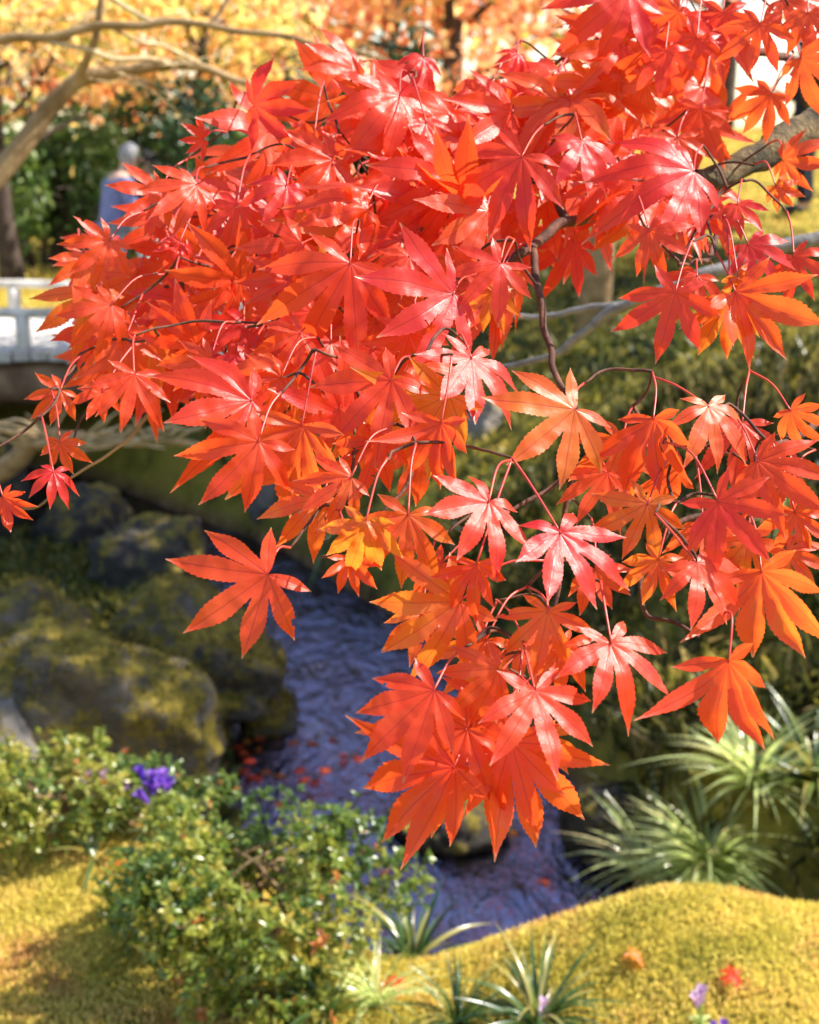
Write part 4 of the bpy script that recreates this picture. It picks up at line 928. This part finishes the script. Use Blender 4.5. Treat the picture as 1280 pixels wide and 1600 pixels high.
for k in range(26):
    x0 = rg.uniform(60, 280); a = rg.choice((rg.uniform(-2.9, -2.1), rg.uniform(-1.2, -.2), rg.uniform(.1, .6))); L = rg.uniform(25, 90)
    stem([(x0, 688 + rg.uniform(-8, 8), 5.8), (x0 + L * .5 * math.cos(a), 685 + L * .5 * math.sin(a), 5.75), (x0 + L * math.cos(a), 682 + L * math.sin(a) * .8, 5.75)], .006, .003, M['pale_twig'], 'twig')
for k in range(8):
    x0 = rg.uniform(40, 140); stem([(x0, 690, 5.9), (x0 - 60, 660 + rg.uniform(-10, 25), 5.85), (x0 - 160, 640 + rg.uniform(-10, 50), 5.8)], .009, .005, M['pale_twig'])

# ------------------------------------------------------------------ fallen leaves
FL = 'fallen maple leaves'
rg = random.Random(14)
spots = [(830, 1412, 'orange fallen leaf resting on the edge of the yellow mound', None)]
for k in range(26): spots.append((rg.uniform(350, 560), rg.uniform(1150, 1230), 'fallen red-orange maple leaf lying in the sunlit shallows', FL))
for k in range(14): spots.append((rg.uniform(560, 900), rg.uniform(1180, 1390), 'fallen maple leaf lying in the blue reflecting water', 'fallen leaves in the stream'))
for px, py, w_ in [(208, 1470, 'beside the azalea, one of two'), (215, 1485, 'beside the azalea, one of two'), (190, 1360, 'between the two azaleas'), (985, 1505, 'in the middle of the mound'), (620, 1545, 'by the blue-green strap plant'), (1150, 1540, 'above the lilac buds')]: spots.append((px, py, 'small orange maple leaf fallen on the moss ' + w_, 'fallen leaves on the moss'))
for px, py, lab, grp in spots:
    wat = py < 1395 and px < 905 and lab.startswith('fallen')
    p = onz(px, py, WATER_Z + 0.006) if wat else gp(px, py) + Vector((0, 0, 0.02))
    if wat and hz(p.x, p.y) > WATER_Z - 0.01: p.z = hz(p.x, p.y) + 0.015
    o = link('fallen_leaf', rg.choice(CURL if not wat else FLAT), None); o.location = p; s = rg.uniform(.035, .05) * (0.55 if 'tiny' in lab else 1)
    o.scale = (s, s, s); o.rotation_euler = (rg.gauss(0, .15), rg.gauss(0, .15), rg.uniform(0, 6.28)); o['tint'] = rg.choice((.3, .5, .65, .75)); tag(o, lab, 'leaf', grp)

# ------------------------------------------------------------------ visitors
def skin_mesh(name, verts, edges, radii, root=0, sub=2):
    me = bpy.data.meshes.new('tmp'); me.from_pydata([tuple(v) for v in verts], edges, [])
    o = bpy.data.objects.new('tmp', me); COL.objects.link(o)
    sk = o.modifiers.new('s', 'SKIN'); sk.use_smooth_shade = True
    for i, r in enumerate(radii):
        me.skin_vertices[0].data[i].radius = (r, r) if not isinstance(r, tuple) else r
        me.skin_vertices[0].data[i].use_root = (i == root)
    s = o.modifiers.new('ss', 'SUBSURF'); s.levels = sub; s.render_levels = sub
    dg = bpy.context.evaluated_depsgraph_get(); m2 = bpy.data.meshes.new_from_object(o.evaluated_get(dg)); m2.name = name
    bpy.data.objects.remove(o); bpy.data.meshes.remove(me)
    m2.polygons.foreach_set('use_smooth', [True] * len(m2.polygons)); return m2
def person(label, loc, h, face, jacket, trousers, hair, pose='hold', grp=None, bend=0.1):
    """h height, face = heading angle; +Y local is forwards"""
    root = thing('person', label, 'person', loc); root.rotation_euler = (0, 0, face)
    k = h / 1.65
    fw = bend
    V = {'pel': (0, 0, .92), 'wai': (0, .02 + fw * .1, 1.05), 'che': (0, fw * .35 + .01, 1.25), 'sho': (0, fw * .55, 1.37), 'nec': (0, fw * .75, 1.43), 'hd0': (0, fw * .95 + .015, 1.50), 'hd1': (0, fw * 1.05 + .03, 1.575)}
    for s, n in ((-1, 'l'), (1, 'r')):
        V['hip' + n] = (s * .09, 0, .88); V['kne' + n] = (s * .10, .03, .49); V['ank' + n] = (s * .10, -.01, .09); V['toe' + n] = (s * .12, .14, .045)
        V['shd' + n] = (s * .175, fw * .5, 1.35)
        if pose == 'hold' or (pose == 'one' and s > 0): V['elb' + n] = (s * .23, fw * .5 + .05, 1.1); V['wri' + n] = (s * .11, fw * .5 + .27, 1.17); V['han' + n] = (s * .06, fw * .5 + .33, 1.2)
        else: V['elb' + n] = (s * .24, fw * .4 - .02, 1.08); V['wri' + n] = (s * .25, fw * .4 + .08, .86); V['han' + n] = (s * .245, fw * .4 + .11, .78)
    rad = dict(pel=.125, wai=.115, che=.13, sho=.095, nec=.052, hd0=.075, hd1=.088, hip=.085, kne=.055, ank=.038, toe=.033, shd=.062, elb=.042, wri=.028, han=.036)
    keys = list(V); ix = {q: i for i, q in enumerate(keys)}
    E = [('pel', 'wai'), ('wai', 'che'), ('che', 'sho'), ('sho', 'nec'), ('nec', 'hd0'), ('hd0', 'hd1')]
    for n in 'lr': E += [('pel', 'hip' + n), ('hip' + n, 'kne' + n), ('kne' + n, 'ank' + n), ('ank' + n, 'toe' + n), ('sho', 'shd' + n), ('shd' + n, 'elb' + n), ('elb' + n, 'wri' + n), ('wri' + n, 'han' + n)]
    rd = lambda q: rad[q[:3]]
    sc = lambda v: Vector(v) * k
    # five fingers per hand belong to the same body mesh: short chains from the palm
    verts = [sc(V[q]) for q in keys]; radii = [rd(q) * k for q in keys]; edges = [(ix[a], ix[b]) for a, b in E]
    for n, s in (('l', -1), ('r', 1)):
        hd = Vector(V['han' + n]); dv = (hd - Vector(V['wri' + n])).normalized(); sd_ = dv.orthogonal().normalized()
        for f in range(5):
            off = sd_ * (f - 2) * .015; a = len(verts); ln = (.05, .07, .078, .07, .055)[f]
            if f == 0: off = sd_ * -.038; 
            verts += [(hd + off + dv * .03) * k, (hd + off * 1.3 + dv * (.03 + ln)) * k]; radii += [.0105 * k, .008 * k]; edges += [(ix['han' + n], a), (a, a + 1)]
    body = link('body', skin_mesh('body', verts, edges, radii, ix['pel']), M['skin'], root)
    hc = sc(V['hd1']); hr = .1 * k
    def blob(nm, c, r, mat, sub=3, cut=None):
        bm = bmesh.new(); bmesh.ops.create_icosphere(bm, subdivisions=sub, radius=1)
        for v in bm.verts: v.co = Vector((v.co.x * r[0], v.co.y * r[1], v.co.z * r[2])) * (1 + .05 * noise.noise(v.co * 4)) + c
        if cut: bmesh.ops.delete(bm, geom=[v for v in bm.verts if cut(v.co)], context='VERTS')
        me = bpy.data.meshes.new(nm); bm.to_mesh(me); bm.free(); me.polygons.foreach_set('use_smooth', [True] * len(me.polygons)); return link(nm, me, mat, root)
    blob('hair', hc + Vector((0, -.012, .015)) * k, (hr * .98, hr * 1.08, hr * 1.1), hair, cut=lambda c: c.y > hc.y + .045 * k and c.z < hc.z + .055 * k or c.z < hc.z - .085 * k)
    blob('nose', hc + Vector((0, .098, -.03)) * k, (.012 * k, .018 * k, .02 * k), M['skin'], 2)
    for s in (-1, 1): blob('ear', hc + Vector((s * .088, 0, -.03)) * k, (.012 * k, .022 * k, .03 * k), M['skin'], 2); blob('eye', hc + Vector((s * .033, .083, .0)) * k, (.012 * k, .008 * k, .008 * k), M['black'], 2)
    blob('mouth', hc + Vector((0, .082, -.075)) * k, (.022 * k, .008 * k, .006 * k), M['wood_brown'], 2)
    ck = ['pel', 'wai', 'che', 'sho', 'shdl', 'elbl', 'wril', 'shdr', 'elbr', 'wrir']; cr = dict(pel=.155, wai=.15, che=.16, sho=.10, shd=.08, elb=.06, wri=.048)
    ci = {q: i for i, q in enumerate(ck)}; cv = [sc(V[q]) for q in ck]; cv[0] = sc((0, .0, .86))
    link('jacket', skin_mesh('jacket', cv, [(ci[a], ci[b]) for a, b in [('pel', 'wai'), ('wai', 'che'), ('che', 'sho'), ('sho', 'shdl'), ('shdl', 'elbl'), ('elbl', 'wril'), ('sho', 'shdr'), ('shdr', 'elbr'), ('elbr', 'wrir')]], [cr[q[:3]] * k for q in ck]), jacket, root)
    ck = ['pel', 'hipl', 'knel', 'ankl', 'hipr', 'kner', 'ankr']; cr = dict(pel=.135, hip=.10, kne=.075, ank=.065); ci = {q: i for i, q in enumerate(ck)}
    link('trousers', skin_mesh('trousers', [sc(V[q]) for q in ck], [(0, 1), (1, 2), (2, 3), (0, 4), (4, 5), (5, 6)], [cr[q[:3]] * k for q in ck]), trousers, root)
    for n in 'lr':
        a = sc(V['toe' + n]); blob('shoe', Vector((a.x, a.y - .05 * k, .045 * k)), (.05 * k, .13 * k, .048 * k), M['black'], 2)
    return root
def stand(px, d):
    p = at(px, 300, d); return (p.x, p.y, hz(p.x, p.y))
person('grey-haired visitor in a blue jacket looking down beside the bridge', stand(172, 11.9), 1.52, R(-60), M['blue_cloth'], M['grey_cloth'], M['hair_grey'], 'hold', bend=0.18)
person('dark-haired visitor in a black jacket partly hidden by red leaves', stand(226, 13.2), 1.5, R(-100), M['navy_cloth'], M['white_cloth'], M['hair_dark'], 'one', bend=0.05)
p = at(318, 480, 10.6)
person('visitor in blue on the bridge glimpsed through the red leaves', (p.x, 10.5, bz), 1.15, R(90), M['blue_cloth'], M['white_cloth'], M['hair_dark'], 'one', bend=0.1)
person('visitor in dark navy clothes standing high on the yellow slope', stand(1258, 13.5), 1.55, R(60), M['navy_cloth'], M['navy_cloth'], M['hair_dark'], 'one', bend=0.08)
